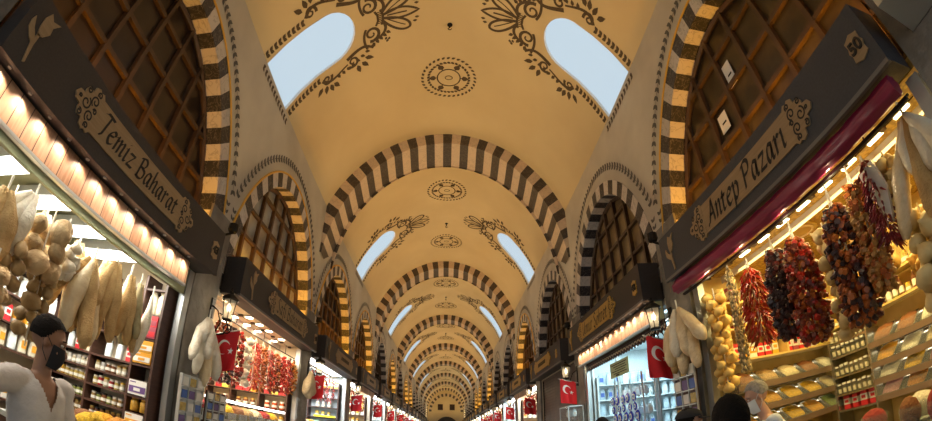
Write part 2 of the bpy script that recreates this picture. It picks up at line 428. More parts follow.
def lunette_ring(sg, c, gold):
    mb = MB()
    Po, ao = ellipse_walk(OA, OB, .0, 0); Pi, ai = ellipse_walk(LA, LB, .0, 0)
    total = ao[-1]; pitch = .212; n = int(total/pitch); n += (n+1) % 2; st_ = total/n
    for i in range(n):
        mi = i % 2
        for k in range(3):
            s0, s1 = st_*(i+k/3), st_*(i+(k+1)/3)
            (o0, u0), (o1, u1) = at_len(Po, ao, s0), at_len(Po, ao, s1)
            def same(u):
                l = int(u); f_ = u-l; l2 = min(l+1, len(Pi)-1); return (Pi[l][0]+(Pi[l2][0]-Pi[l][0])*f_, Pi[l][1]+(Pi[l2][1]-Pi[l][1])*f_)
            i0, i1 = same(u0), same(u1)
            xf = sg*(W-.012)
            mb.add([(xf, c+o0[0], o0[1]), (xf, c+o1[0], o1[1]), (xf, c+i1[0], i1[1]), (xf, c+i0[0], i0[1])], [(0,1,2,3)], mi)
            mb.add([(xf, c+o0[0], o0[1]), (xf, c+o1[0], o1[1]), (sg*(W+.01), c+o1[0], o1[1]), (sg*(W+.01), c+o0[0], o0[1])], [(0,1,2,3)], mi)
            xb = sg*(W+DEP)
            mb.add([(xf, c+i0[0], i0[1]), (xf, c+i1[0], i1[1]), (xb, c+i1[0], i1[1]), (xb, c+i0[0], i0[1])], [(0,1,2,3)], mi)
    o = st(mb.build(nt_(), [M['dark'], M['white']]))
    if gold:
        t = MB(); t.tube([(sg*(W-.012), c-(OA+.02)*cos(PI*i/60), LZ+(OB+.02)*sin(PI*i/60)) for i in range(61)], .018, 6)  # thin ochre line following the ring's outer edge
        t.build('edge_line', M['ochre'], o, True)
def leaf(mb, fn, u, v, ang, L, wd, mi=0):
    pts = []
    for (a, b) in ((0,0), (.3,.5), (.6,.45), (1,0), (.6,-.45), (.3,-.5)):
        pts.append((u+cos(ang)*a*L-sin(ang)*b*wd, v+sin(ang)*a*L+cos(ang)*b*wd))
    mb.add([fn(p, q) for p, q in pts], [tuple(range(6))], mi)
def stroke(mb, fn, pts, wd, mi=0):
    n = len(pts); Wd = wd if isinstance(wd, list) else [wd]*n
    vs_ = []
    for i, (u, v) in enumerate(pts):
        a = pts[max(0, i-1)]; b = pts[min(n-1, i+1)]; tx, ty = b[0]-a[0], b[1]-a[1]; q = math.hypot(tx, ty) or 1; nx, ny = -ty/q, tx/q
        vs_ += [fn(u+nx*Wd[i]/2, v+ny*Wd[i]/2), fn(u-nx*Wd[i]/2, v-ny*Wd[i]/2)]
    mb.add(vs_, [(2*i, 2*i+1, 2*i+3, 2*i+2) for i in range(n-1)], mi)
def lunette_border(sg, c):
    mb = MB(); fn = lambda u, v: (sg*(W-.006), u, v)
    A, B = 2.15, 2.80; P = []
    n = 66
    for i in range(n):
        t = PI*(i+.5)/n; y = -A*cos(t); z = LZ+B*sin(t)
        if abs(y) > 1.95: continue
        ang = math.atan2(B*cos(t), A*sin(t))
        for d in (-1, 1): leaf(mb, fn, c+y, z, ang+d*.75, .095, .055)
        P.append((c+y, z))
    stroke(mb, fn, P, .008)
    # straight drops down the pier, and their foot
    for e in (-1, 1):
        yy = c+e*1.90
        for q in range(3):
            for d in (-1, 1): leaf(mb, fn, yy, 3.86+.1*q, PI/2+d*.75, .085, .045)
    st(mb.build(nt_(), M['paint2']))
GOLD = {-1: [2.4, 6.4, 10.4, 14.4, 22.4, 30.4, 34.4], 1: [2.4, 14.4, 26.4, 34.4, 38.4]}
PANE = {(-1, 0): 'pane_dark', (-1, 1): 'pane_pale', (1, 0): 'pane_brown', (1, 1): 'pane_amber'}
def lunette_window(sg, c, k, panemat, orient=0):
    xw = W+.24
    mb = MB(); 
    # rim
    mb.tube([(sg*xw, c-(LA-.02)*cos(PI*i/48), LZ+(LB-.02)*sin(PI*i/48)) for i in range(49)], .045, 6)
    def half(z):
        q = (z-LZ)/LB; return LA*math.sqrt(max(0, 1-q*q)) if q > 0 else LA
    b = .026
    for i in range(-4, 5):
        dy = (i+.5)*.44
        if abs(dy) > LA-.1: continue
        zt = LZ+LB*math.sqrt(1-(dy/LA)**2)
        mb.box(sg*(xw-.04), sg*(xw+.02), c+dy-b, c+dy+b, 3.05, zt)
    z = 3.28
    while z < LZ+LB-.1:
        h = half(z); mb.box(sg*(xw-.03), sg*(xw+.03), c-h, c+h, z-b, z+b); z += .44
    o = st(mb.build(nw_(), M['lattice']))
    pm = MB(); n = 40
    pts = [(sg*(xw+.02), c-LA*cos(PI*i/n), LZ+LB*sin(PI*i/n)) for i in range(n+1)]
    pm.add(pts, [tuple(range(n+1))]); pm.build('pane', M[panemat], o)
for sg in (-1, 1):
    for k, c in enumerate(LC):
        kk = k-2
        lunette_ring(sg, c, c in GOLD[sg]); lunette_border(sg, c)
        lunette_window(sg, c, kk, PANE.get((sg, kk), ['pane_dark', 'pane_amber'][(k+(sg > 0)) % 2]))

# ------------------------------------------------------------------ painted ornament on the vault
def medallion(y):
    mb = MB(); fn = lambda u, v: V(u, y+v, .006)
    n = 34
    for i in range(n):
        a = 2*PI*i/n
        for r_, L in ((.45, .09), (.53, .09)):
            leaf(mb, fn, r_*cos(a), r_*sin(a), a+PI/2+(.6 if r_ < .5 else -.6), L, .055)
    R_ = .24
    stroke(mb, fn, [(R_*cos(2*PI*i/48), R_*sin(2*PI*i/48)) for i in range(49)], .028)
    stroke(mb, fn, [(.075*cos(2*PI*i/24), .055*sin(2*PI*i/24)) for i in range(25)], .018)
    for i in range(6):
        a = PI/3*i
        stroke(mb, fn, [(.24*cos(a), .24*sin(a)), (.42*cos(a), .42*sin(a))], .016)
        leaf(mb, fn, .26*cos(a), .26*sin(a), a, .16, .13)
    st(mb.build(nt_(), M['paint']))
for k in range(-1, 8):
    for q in (2.6, 6.1):
        y = .31+8*k+q
        if YBACK < y < YEND: medallion(y)
def spiral(cx, cy, r0, r1, a0, turns, n=22):
    return [(cx+(r0+(r1-r0)*i/n)*cos(a0+turns*2*PI*i/n), cy+(r0+(r1-r0)*i/n)*sin(a0+turns*2*PI*i/n)) for i in range(n+1)]
def bez(p0, p1, p2, p3, n=14):
    return [tuple(((1-t)**3*p0[j]+3*(1-t)**2*t*p1[j]+3*(1-t)*t*t*p2[j]+t**3*p3[j]) for j in (0, 1)) for t in [i/n for i in range(n+1)]]
def sky_frame(c, sg):
    # a: along the corridor from the window's middle, b: up the vault from its sill
    mb = MB(); fn = lambda a, b: V(sg*(SB-b), c+a, .006)
    def stroke(mb, fn, pts, wd, _s=globals()['stroke']): _s(mb, fn, pts, [w_*1.45 for w_ in wd] if isinstance(wd, list) else wd*1.45)
    def leaf(mb, fn, u, v, an, L, wd, _l=globals()['leaf']): _l(mb, fn, u, v, an, L*1.15, wd*1.35)
    for e in (-1, 1):
        for i in range(10):
            b = -.06+.1*i
            for d in (-1, 1): leaf(mb, fn, e*(HW+.13), b, PI/2+d*.7, .085, .05)
    for i in range(12):
        a = -.6+.11*i
        for d in (-1, 1): leaf(mb, lambda p, q: (sg*(W-.006), c+p, 6.20+q), a, 0, d*.7, .08, .045)
    for e in (-1, 1):
        m = lambda L: [(e*a, b) for a, b in L]
        # lower scroll
        stroke(mb, fn, m(spiral(.74, 1.06, .02, .12, 0, 1.3)), [.02+.02*i/22 for i in range(23)])
        stroke(mb, fn, m(bez((.70,.95), (.95,1.1), (.78,1.35), (.72,1.55))), [.05-.002*i for i in range(15)])
        for (a, b, an) in ((.86,1.02,-.3),(.90,1.10,.2),(.92,1.18,.6),(.84,.92,-.9)): leaf(mb, fn, e*a, b, an if e > 0 else PI-an, .17, .07)
        # middle S
        stroke(mb, fn, m(spiral(.72, 1.66, .02, .13, 1.0, -1.3)), [.02+.02*i/22 for i in range(23)])
        stroke(mb, fn, m(bez((.62,1.55), (.5,1.85), (.45,1.95), (.62,2.12))), [.055-.0015*i for i in range(15)])
        for i in range(8):
            t = i/7; leaf(mb, fn, e*(.80-.25*t+.06*sin(3*t)), 1.30+.75*t, (.4+t*.8) if e > 0 else PI-(.4+t*.8), .10, .05)
        for (a, b, an) in ((.86,1.74,.2),(.84,1.84,.7),(.76,1.92,1.1)): leaf(mb, fn, e*a, b, an if e > 0 else PI-an, .18, .07)
        # crowning volute
        stroke(mb, fn, m(spiral(.30, 2.12, .03, .17, 2.2, -1.4)), [.02+.028*i/22 for i in range(23)])
        stroke(mb, fn, m(bez((.46,2.16), (.42,2.42), (.2,2.45), (.10,2.34))), .04)
        stroke(mb, fn, m(bez((.16,2.02), (.26,1.96), (.42,1.93), (.60,2.0))), .035)
        for i in range(5): leaf(mb, fn, e*(.50-.04*i), 2.12+.07*i, (.3+.15*i) if e > 0 else PI-(.3+.15*i), .10, .05)
        for dx, dy in ((.52,2.42),(.56,2.38),(.50,2.36)): leaf(mb, fn, e*dx, dy, 1.2, .05, .05)
        # side petals
        for off in (0,):
            P = bez((.06,2.34), (.30,2.50), (.48,2.72), (.36,2.86), 12)+bez((.36,2.86), (.22,2.92), (.08,2.66), (.04,2.38), 12)[1:]
            stroke(mb, fn, m(P), .035); stroke(mb, fn, m(bez((.08,2.44),(.2,2.6),(.28,2.72),(.30,2.78))), .016)
    # base bar with reeds, centre petal, dots
    stroke(mb, fn, [(-.16,2.22), (-.06,2.27), (.06,2.27), (.16,2.22)], .03); stroke(mb, fn, [(-.17,2.33), (-.06,2.37), (.06,2.37), (.17,2.33)], .03)
    for i in range(-3, 4): stroke(mb, fn, [(i*.04, 2.25), (i*.04, 2.35)], .014)
    P = bez((-.04,2.38), (-.16,2.65), (-.12,2.85), (0,3.04), 12)+bez((0,3.04), (.12,2.85), (.16,2.65), (.04,2.38), 12)[1:]
    stroke(mb, fn, P, .032); stroke(mb, fn, [(0,2.45), (0,2.82)], .022)
    for a, b in ((.16,3.0),(-.16,3.0),(.24,2.96),(-.24,2.96)): leaf(mb, fn, a-.02, b, 0, .05, .06)
    st(mb.build(nt_(), M['paint']))
for c in SKY:
    for sg in (-1, 1): sky_frame(c, sg)

# ------------------------------------------------------------------ floor, end wall, piers
st(MB().box(-4.9, 4.9, YBACK, YEND+.4, -.12, 0).build('floor', M['floor']))
mb = MB()
mb.box(-3.2, 3.2, YEND, YEND+.4, 0, 8.6)
o = st(mb.build('wall_back', M['vault']))
mb = MB(); P = [(-1.55, 0)]+[(-1.55*cos(PI*i/16), 2.9+1.35*sin(PI*i/16)) for i in range(17)]+[(1.55, 0)]
mb.prism(P, lambda u, v, w_: (u+.2, YEND-.02-w_, v), .05)
st(mb.build('door_1', M['slate']))
for x in (-.78, .98):
    mb = MB(); mb.box(x-.38, x+.38, YEND-.06, YEND-.01, 5.25, 6.15); f = st(mb.build(nw_(), M['dkwood']))
    MB().box(x-.30, x-.02, YEND-.08, YEND-.06, 5.32, 6.08).box(x+.02, x+.30, YEND-.08, YEND-.06, 5.32, 6.08).build('pane', M['pane_dark'], f)
mb = MB()
for i in range(25):
    a0, a1 = PI*i/25, PI*(i+1)/25
    P = [(-r_*cos(a), 5.0+r_*1.1*sin(a)) for r_, a in ((2.15, a0), (2.15, a1), (2.55, a1), (2.55, a0))]
    mb.add([(x+.08, YEND-.03, z) for x, z in P], [(0,1,2,3)], i % 2)
st(mb.build(nt_(), [M['ribdark'], M['ribwhite']]))
def pier(sg, k):
    y0 = 4*k-.03; y1 = 4*k+.53
    if k == 0: y0, y1 = -5.5, .74
    mb = MB()
    zt = 3.90
    n = 6; m_ = 22; P = {}
    # slightly irregular hewn face
    for i in range(n+1):
        for j in range(m_+1):
            y = y0+(y1-y0)*i/n; z = zt*j/m_; d = .012*noise.noise(Vector((y*4, z*4, sg*3)))
            mb.v.append((sg*(W-.03+d), y, z))
    for i in range(n):
        for j in range(m_): mb.f.append((i*(m_+1)+j, (i+1)*(m_+1)+j, (i+1)*(m_+1)+j+1, i*(m_+1)+j+1)); mb.m.append(0)
    mb.box(sg*(W-.01), sg*(W+.55), y0, y1, 0, 3.04); mb.box(sg*(W-.03), sg*W, y0, y0+.01, 0, zt); mb.box(sg*(W-.03), sg*W, y1-.01, y1, 0, zt)
    st(mb.build(nt_(), M['stone']))
for sg in (-1, 1):
    for k in range(0, NB+1): pier(sg, k)

# ------------------------------------------------------------------ shop shells
def shell(sg, k, wallm, ceilm, depth=4.5, zc=3.08):
    y0, y1 = 4*k+.50, 4*k+3.98
    mb = MB()
    mb.box(sg*depth, sg*(depth+.08), y0, y1, 0, zc)
    mb.box(sg*(W+.02), sg*depth, y0-.02, y0+.03, 0, zc); mb.box(sg*(W+.02), sg*depth, y1-.03, y1+.02, 0, zc)
    o = st(mb.build('wall_'+SIDE[sg], wallm))
    st(MB().box(sg*(W+.02), sg*(depth+.08), y0, y1, zc, zc+.08).build('ceiling', ceilm))
    return o

# lettering ------------------------------------------------------------------
def text_mesh(txt, size, depth=.006, shear=.18, bold=.0, sx=1.0):
    cu = bpy.data.curves.new('lettering', 'FONT'); cu.body = txt; cu.size = size; cu.extrude = depth; cu.shear = shear; cu.offset = bold; cu.align_x = 'CENTER'; cu.align_y = 'CENTER'
    o = bpy.data.objects.new('tmp', cu); COL.objects.link(o); bpy.context.view_layer.update()
    dg = bpy.context.evaluated_depsgraph_get(); me = bpy.data.meshes.new_from_object(o.evaluated_get(dg))
    vs_ = [(v.co.x*sx, v.co.y, v.co.z) for v in me.vertices]; fs = [tuple(p.vertices) for p in me.polygons]
    bpy.data.objects.remove(o); return vs_, fs
def put_text(txt, size, sg, xf, yc, zc, m, parent, shear=.18, bold=0, sx=1.0, name='lettering', rot=0):
    vs_, fs = text_mesh(txt, size, shear=shear, bold=bold, sx=sx)
    cr, sr = cos(rot), sin(rot)
    mb = MB(); mb.add([(sg*(xf-z-.006), yc-sg*(x*cr-y*sr), zc+(x*sr+y*cr)) for x, y, z in vs_], fs)
    return mb.build(name, m, parent, loc=None)
XF = 2.35
# broad-nib handwriting: each letter is (width, [pen strokes]); x-height .48, capital height .75
GL = {
 'T': (.46, [[(.0,.66),(.12,.74),(.5,.71)], [(.30,.72),(.25,.35),(.20,.03),(.12,.0)]]),
 'e': (.36, [[(.06,.26),(.28,.33),(.30,.45),(.18,.48),(.05,.30),(.05,.12),(.15,.0),(.32,.10)]]),
 'm': (.58, [[(.0,.42),(.08,.47),(.05,.0)], [(.07,.28),(.2,.46),(.27,.42),(.24,.0)], [(.26,.28),(.4,.46),(.47,.42),(.44,.05),(.54,.06)]]),
 'i': (.19, [[(.0,.42),(.08,.47),(.05,.05),(.15,.05)], [(.10,.63),(.12,.66)]]),
 'ı': (.19, [[(.0,.42),(.08,.47),(.05,.05),(.15,.05)]]),
 'z': (.36, [[(.02,.44),(.32,.46)], [(.31,.45),(.02,.03)], [(.02,.03),(.34,.04)]]),
 'B': (.48, [[(.12,.72),(.08,0)], [(.0,.66),(.28,.76),(.40,.62),(.30,.43),(.14,.40)], [(.22,.41),(.42,.32),(.38,.07),(.2,.0),(.02,.04)]]),
 'a': (.40, [[(.32,.44),(.15,.47),(.04,.2),(.10,.02),(.22,.12),(.31,.40)], [(.32,.46),(.28,.06),(.38,.05)]]),
 'h': (.38, [[(.09,.78),(.04,0)], [(.06,.25),(.2,.46),(.29,.42),(.26,.05),(.36,.05)]]),
 'r': (.30, [[(.0,.42),(.08,.47),(.05,0)], [(.07,.28),(.18,.46),(.28,.42)]]),
 't': (.26, [[(.12,.62),(.07,.1),(.12,.02),(.22,.08)], [(.0,.45),(.25,.46)]]),
 'A': (.52, [[(.0,.02),(.10,.06),(.36,.74)], [(.36,.74),(.41,.3),(.44,.0)], [(.14,.26),(.44,.28)]]),
 'n': (.38, [[(.0,.42),(.08,.47),(.05,.0)], [(.07,.28),(.2,.46),(.29,.42),(.26,.05),(.36,.05)]]),
 'p': (.38, [[(.0,.42),(.08,.47),(.02,-.25)], [(.06,.28),(.2,.47),(.32,.36),(.26,.08),(.14,.0),(.06,.08)]]),
 'P': (.44, [[(.12,.72),(.07,0)], [(.0,.64),(.25,.76),(.42,.66),(.36,.42),(.12,.36)]]),
 'S': (.42, [[(.38,.66),(.22,.76),(.08,.62),(.2,.42),(.34,.22),(.2,.0),(.02,.08)]]),
 'Ş': (.42, [[(.38,.66),(.22,.76),(.08,.62),(.2,.42),(.34,.22),(.2,.0),(.02,.08)], [(.18,-.02),(.24,-.1),(.14,-.17)]]),
 'f': (.28, [[(.32,.72),(.21,.76),(.15,.5),(.08,-.15),(.0,-.2)], [(.02,.46),(.27,.47)]]),
 'U': (.52, [[(.06,.74),(.04,.25),(.14,.0),(.3,.06),(.42,.70)], [(.43,.74),(.40,.1),(.50,.02)]]),
 'u': (.40, [[(.0,.42),(.06,.47),(.05,.1),(.12,.0),(.26,.14),(.32,.44)], [(.32,.47),(.28,.06),(.37,.05)]]),
 'ö': (.38, [[(.2,.48),(.05,.28),(.08,.04),(.2,.0),(.33,.2),(.3,.42),(.2,.48)], [(.12,.63),(.14,.66)], [(.27,.63),(.29,.66)]]),
}
def smooth_path(P, n=6):
    if len(P) < 3: return [tuple(P[0][j]+(P[1][j]-P[0][j])*i/3 for j in (0,1)) for i in range(4)]
    Q = [P[0]]+list(P)+[P[-1]]; out = []
    for i in range(1, len(Q)-2):
        for k in range(n):
            t = k/n; p0, p1, p2, p3 = Q[i-1:i+3]
            out.append(tuple(.5*(2*p1[j]+(p2[j]-p0[j])*t+(2*p0[j]-5*p1[j]+4*p2[j]-p3[j])*t*t+(3*p1[j]-p0[j]-3*p2[j]+p3[j])*t**3) for j in (0,1)))
    return out+[P[-1]]
def calligraphy(txt, F, width, fill, wgt=.052):
    sp = .045; tot = sum((GL[c][0]+sp) if c != ' ' else .22 for c in txt); s_ = width/tot; mb = MB(); x = -width/2
    nx, ny = cos(.72)*wgt, sin(.72)*wgt
    for c in txt:
        if c == ' ': x += .22*s_; continue
        w_, st_ = GL[c]
        for P in st_:
            Q = smooth_path(P); vs_ = []
            for i, (a, b) in enumerate(Q):
                t0, t1 = Q[max(0,i-1)], Q[min(len(Q)-1,i+1)]; dx, dy = t1[0]-t0[0], t1[1]-t0[1]; q = math.hypot(dx, dy) or 1; tx, ty = -dy/q*.013, dx/q*.013
                sg_ = 1 if (tx*nx+ty*ny) >= 0 else -1; ox, oy = nx+sg_*tx, ny+sg_*ty
                a += .10*b
                for e in (-1, 1): vs_.append(F(x+(a+e*ox)*s_, ((b+e*oy)-.33)*s_*1.06, .0145))
            mb.add(vs_, [(2*i, 2*i+1, 2*i+3, 2*i+2) for i in range(len(Q)-1)])
        x += (w_+sp)*s_
    return mb
SIGNTXT = {(-1,0): 'Temiz Baharat', (1,0): 'Antep Pazarı', (-1,1): 'Safi Baharat', (1,1): 'Umur Şöhret'}
BADGE = {(-1,0): '43', (1,0): '50', (-1,1): '41', (1,1): '48'}
def scallop(cx, cy, w_, h_, flip):
    # lobed end ornament of a plaque, base at u=0, tip at u=w_
    pts = []
    base = [(0, -h_), (0, h_)]
    L = [(0, h_), (.10, h_*1.22), (.22, h_*1.12), (.30, h_*1.25), (.45, h_*1.12), (.48, h_*.78), (.66, h_*.85), (.74, h_*.55), (.72, h_*.35), (.92, h_*.28), (1.0, 0)]
    for a, b in L: pts.append((a*w_, b))
    for a, b in L[::-1][1:]: pts.append((a*w_, -b))
    return [(cx+flip*u, cy+v) for u, v in pts]
def sign(sg, k):
    far = k >= 2
    blue = (sg == 1 and k == 0)
    bm = M['slate_blue'] if blue else M['slate']; pm = M['plaque_gold'] if (sg == 1 and k >= 1) else M['plaque']
    y0 = 4*k+(.77 if k == 0 else .57); y1 = 4*k+3.95
    z0, z1 = (3.06, 3.53) if sg == 1 else (3.03, 3.50)
    extra = {(-1,0): 'with tan plaque over wood plank fascia', (1,0): 'blue-black with tan plaque above rolled maroon awning', (-1,1): 'with tan plaque above pepper strings', (1,1): 'with gold plaque above bright blue-white shop'}.get((sg, k), 'with small plaque')
    t = thing('shop_sign', (sg*XF, (y0+y1)/2, z0), 'dark signboard %s, %s shop on the %s' % (extra, ORD[k], SIDE[sg]), 'sign')
    L = t.location
    def bl(mb, n, m, p=t, sm=False):
        o = mb.build(n, m, None, sm, loc=tuple(L)); o.location = (0,0,0); o.parent = p; return o
    mb = MB(); mb.box(sg*XF, sg*(W-.03), y0, y1, z0, z1); mb.box(sg*(XF-.006), sg*(XF+.03), y0, y1, z0-.015, z0+.012, 1)
    bl(mb, 'board', [bm, M['greyedge'] if not (sg == -1 and k == 0) else M['slate']])
    cy = 4*k+2.35; zc = (z0+z1)/2
    hw = .66; hh = .135
    F = lambda u, v, w_: (sg*(XF-w_), cy-sg*u, zc+v)
    mb = MB(); mb.prism([(-hw,-hh), (hw,-hh), (hw,hh), (-hw,hh)], F, .012); bl(mb, 'plaque', pm)
    for e in (-1, 1):
        mb = MB(); mb.prism(scallop(e*hw, 0, .27, hh, e), F, .014)
        if not far:
            g = MB()
            fn = lambda u, v: F(u, v, .016)
            for (cx, cz, r_) in ((.07,.06,.045),(.07,-.06,.045),(.15,0,.05),(.17,.09,.025),(.17,-.09,.025),(.06,.125,.025),(.06,-.125,.025),(.04,0,.022),(.22,.0,.015)):
                stroke(g, fn, spiral(e*(hw+cx), cz, r_*.25, r_, cx*40, 1.25, 16), .013)
            oo = bl(mb, 'plaque_ornament', pm); g2 = bl(g, 'carving', M['ink'], oo)
        else: bl(mb, 'plaque_ornament', pm)
    if (sg, k) in SIGNTXT:
        bl(calligraphy(SIGNTXT[(sg, k)], F, 1.20, 1, .054 if k == 0 else .038), 'lettering', M['ink'])
    else:
        mb = MB()
        for i in range(7): mb.prism([(-.4+i*.12, -.035), (-.33+i*.12, -.035), (-.31+i*.12, .05), (-.37+i*.12, .05)], lambda u, v, w_: F(u, v, w_+.012), .006)
        if k < 8: bl(mb, 'lettering', M['ink'])
    # number badge
    yb = {1: 4*k+.90, -1: 4*k+3.84}[sg] if not (sg == 1 and k == 1) else 4*k+.75
    if sg == -1: yb = 4*k+3.80
    zb = zc-.02
    B = lambda u, v, w_: (sg*(XF-w_), yb-sg*u, zb+v)
    mb = MB(); mb.prism([(-.065,-.075), (-.035,-.085), (0,-.10), (.035,-.085), (.065,-.075), (.058,-.03), (.072,0), (.058,.03), (.065,.075), (.035,.085), (0,.10), (-.035,.085), (-.065,.075), (-.058,.03), (-.072,0), (-.058,-.03)], B, .012)
    bb = bl(mb, 'number_badge', pm)
    if (sg, k) in BADGE:
        o = put_text(BADGE[(sg, k)], .115, sg, XF-.012, yb, zb, M['ink'], bb, shear=0, bold=.002, name='number')
        o.data.transform(Matrix.Translation(-Vector(L)))
    # tulip emblem
    if k < 6:
        yt = 4*k+(3.72 if sg == 1 else .93)
        if sg == -1 and k > 0: yt = 4*k+.88
        T = lambda u, v, w_: (sg*(XF-w_), yt-sg*u, zc-.01+v)
        mb = MB()
        mb.prism([(-.01,.0), (.03,.02), (.07,.08), (.06,.13), (.10,.19), (.03,.16), (-.01,.19), (-.035,.13), (-.03,.06)][::1], T, .012)
        mb.prism([(-.012,.02), (.012,.02), (.012,-.06), (.03,-.18), (.012,-.19), (-.018,-.07)], T, .012)
        mb.prism([(-.012,-.02), (-.06,.02), (-.10,.08), (-.11,.04), (-.10,-.01), (-.05,-.05), (-.012,-.07)], T, .012)
        bl(mb, 'tulip_emblem', pm)
    return t
for sg in (-1, 1):
    for k in range(NB): sign(sg, k)

# ------------------------------------------------------------------ stone block beside the nearest right shop
mb = MB(); P = [(2.30, 3.28), (2.62, 3.20), (2.62, 3.55), (2.34, 3.55)]
mb.prism(P, lambda u, v, w_: (u, .60-w_, v), .30); tag(mb.build('stone_corbel', M['alu'], loc=(2.6, .45, 3.4)), 'pale grey stone bracket high on the nearest right pier', 'bracket')

# ------------------------------------------------------------------ fascias
def fascia(sg, k, zt, zb, mats, ledn, xo=.13):
    y0 = 4*k+.58; y1 = 4*k+3.60 if (sg, k) == (-1, 0) else 4*k+3.80
    X = XF+xo
    t = thing('fascia', (sg*X, (y0+y1)/2, zb), 'lit brown wood plank fascia under the signboard of the %s shop on the %s' % (ORD[k], SIDE[sg]), 'fascia')
    L = tuple(t.location)
    def bl(mb, n, m, sm=False):
        o = mb.build(n, m, None, sm, loc=L); o.location = (0,0,0); o.parent = t; return o
    mb = MB(); mb.box(sg*X, sg*(X+.03), y0, y1, zb+.02, zt); bl(mb, 'panel', mats); mb = MB(); mb.box(sg*(X+.03), sg*(W-.05), y0, y1, zb+.03, zt); bl(mb, 'backing', M['olive'])
    mb = MB(); mb.box(sg*(X-.012), sg*(X+.035), y0, y1, zb-.004, zb+.018); bl(mb, 'edge_trim', M['alu'])
    for i in range(ledn):
        y = y0+.12+(y1-y0-.24)*i/(ledn-1)
        mb = MB(); mb.lathe([(.016,0), (.018,.008)], (sg*(X-.05), y, zt+.006), 8); bl(mb, 'downlight', M['alu'])
        light('downlight_beam', 'SPOT', (sg*(X-.05), y, zt-.004), 8, (1,.84,.68), .02, rot=(0, sg*math.radians(12), 0), spot=math.radians(150))
fascia(-1, 0, 3.015, 2.765, M['wood'], 13)
fascia(1, 1, 3.045, 2.80, M['wood'], 14)

# rolled awning, nearest right shop
t = thing('rolled_awning', (2.5, 2.2, 2.86), 'glossy maroon awning rolled tight under the blue-black signboard', 'awning')
mb = MB(); y0, y1 = .86, 3.90
K = 60; NR = 26
vs_ = []
for i in range(K+1):
    y = y0+(y1-y0)*i/K
    for j in range(NR):
        a = 2*PI*j/NR; r_ = .062+.006*sin(a*7+.25*sin(i*.35))+.003*sin(i*1.1+a*3); vs_.append((2.445+r_*cos(a), y, 2.972+r_*1.12*sin(a)))
mb.add(vs_, [(i*NR+j, (i+1)*NR+j, (i+1)*NR+(j+1) % NR, i*NR+(j+1) % NR) for i in range(K) for j in range(NR)])
mb.add(vs_[:NR], [tuple(range(NR))]); mb.add(vs_[-NR:], [tuple(range(NR))])
o = mb.build('fabric_roll', M['maroon'], None, True, loc=tuple(t.location)); o.location = (0,0,0); o.parent = t
mb = MB(); mb.box(2.50, 2.53, y0, y1, 2.885, 2.905); o = mb.build('bottom_bar', M['iron'], None, loc=tuple(t.location)); o.location = (0,0,0); o.parent = t

# door jambs: upright metal posts at the shop openings
def post(sg, y, m, lab, x=W-.05, w_=.05):
    mb = MB(); mb.box(sg*(x-.0), sg*(x+.07), y-w_, y+w_, 0, 3.02); mb.box(sg*(x+.07), sg*(x+.10), y-w_*.4, y+w_*.4, 0, 3.02)
    tag(mb.build('upright_post', m, loc=(sg*x, y, 0)), lab, 'post')
post(-1, 3.87, M['metal'], 'grey metal upright post at far edge of the nearest left shop')
post(1, 3.82, M['metal'], 'grey metal upright post at far edge of the nearest right shop')
post(1, .80, M['alu'], 'pale metal upright post at near edge of the nearest right shop')
post(-1, 7.86, M['metal'], 'grey metal upright post at far edge of the second left shop')
post(1, 7.80, M['alu'], 'pale upright post at far edge of the second right shop')

# ------------------------------------------------------------------ prototypes that are copied
class Proto:
    def __init__(s, make): s.make = make; s.o = None
    def put(s, loc, label, cat, group=None, rz=0, sc=None):
        if s.o is None:
            s.o = s.make(); o = s.o; o.location = loc
        else:
            o = dup(s.o, loc, label, group, None, None)
        tag(o, label, cat)
        if group: o['group'] = group
        elif 'group' in o.keys(): del o['group']
        o.rotation_euler = (0, 0, rz); o.scale = (sc, sc, sc) if not isinstance(sc, tuple) and sc else (sc or (1,1,1))
        return o
def mk_jar(ci, li, h=.10, r=.035):
    def f():
        mb = MB(); mb.lathe([(r*.9,0), (r,.008), (r,h*.72), (r*.8,h*.82)], n=10, mi=0)
        mb.lathe([(r*.86,h*.80), (r*.86,h), (r*.8,h)], n=10, mi=1)
        mb.lathe([(r*1.02,h*.2), (r*1.02,h*.5)], n=10, mi=2)
        return mb.build('spice_jar', [JAR[ci], LIDS[li], LIDS[0]])
    return Proto(f)
JN = ['orange', 'red', 'olive-brown', 'mustard', 'brown', 'cream', 'green', 'crimson', 'white']
LN = ['white', 'gold', 'black', 'yellow']
JARS = {(c, l): mk_jar(c, l) for c in range(9) for l in range(4)}
def mk_bottle(ci, li, h=.2):
    def f():
        mb = MB(); r = .032; mb.lathe([(r,0), (r,h*.6), (r*.4,h*.75), (r*.36,h*.9)], n=10, mi=0); mb.lathe([(r*.42,h*.88), (r*.42,h)], n=10, mi=1)
        mb.lathe([(r*1.02,h*.15), (r*1.02,h*.48)], n=10, mi=2)
        return mb.build('bottle', [JAR[ci], LIDS[li], LIDS[0]])
    return Proto(f)
BOT = [mk_bottle(4, 1), mk_bottle(6, 2), mk_bottle(8, 3), mk_bottle(3, 0)]; BOTN = ['brown', 'green', 'white', 'mustard']
def mk_carton(ci, lc=2):
    def f():
        mb = MB(); mb.box(-.043, .043, -.032, .032, 0, .15, 0); mb.box(-.0445, .0445, -.0335, .0335, .05, .115, 1); mb.box(-.025, .025, -.039, .039, .07, .1, 0)
        return mb.build('carton', [BOX[ci], BOX[lc]])
    return Proto(f)
CART = [mk_carton(i, 2 if i != 2 else 1) for i in range(8)]; CN = ['red', 'orange', 'white', 'purple', 'green', 'blue', 'yellow', 'dark red']
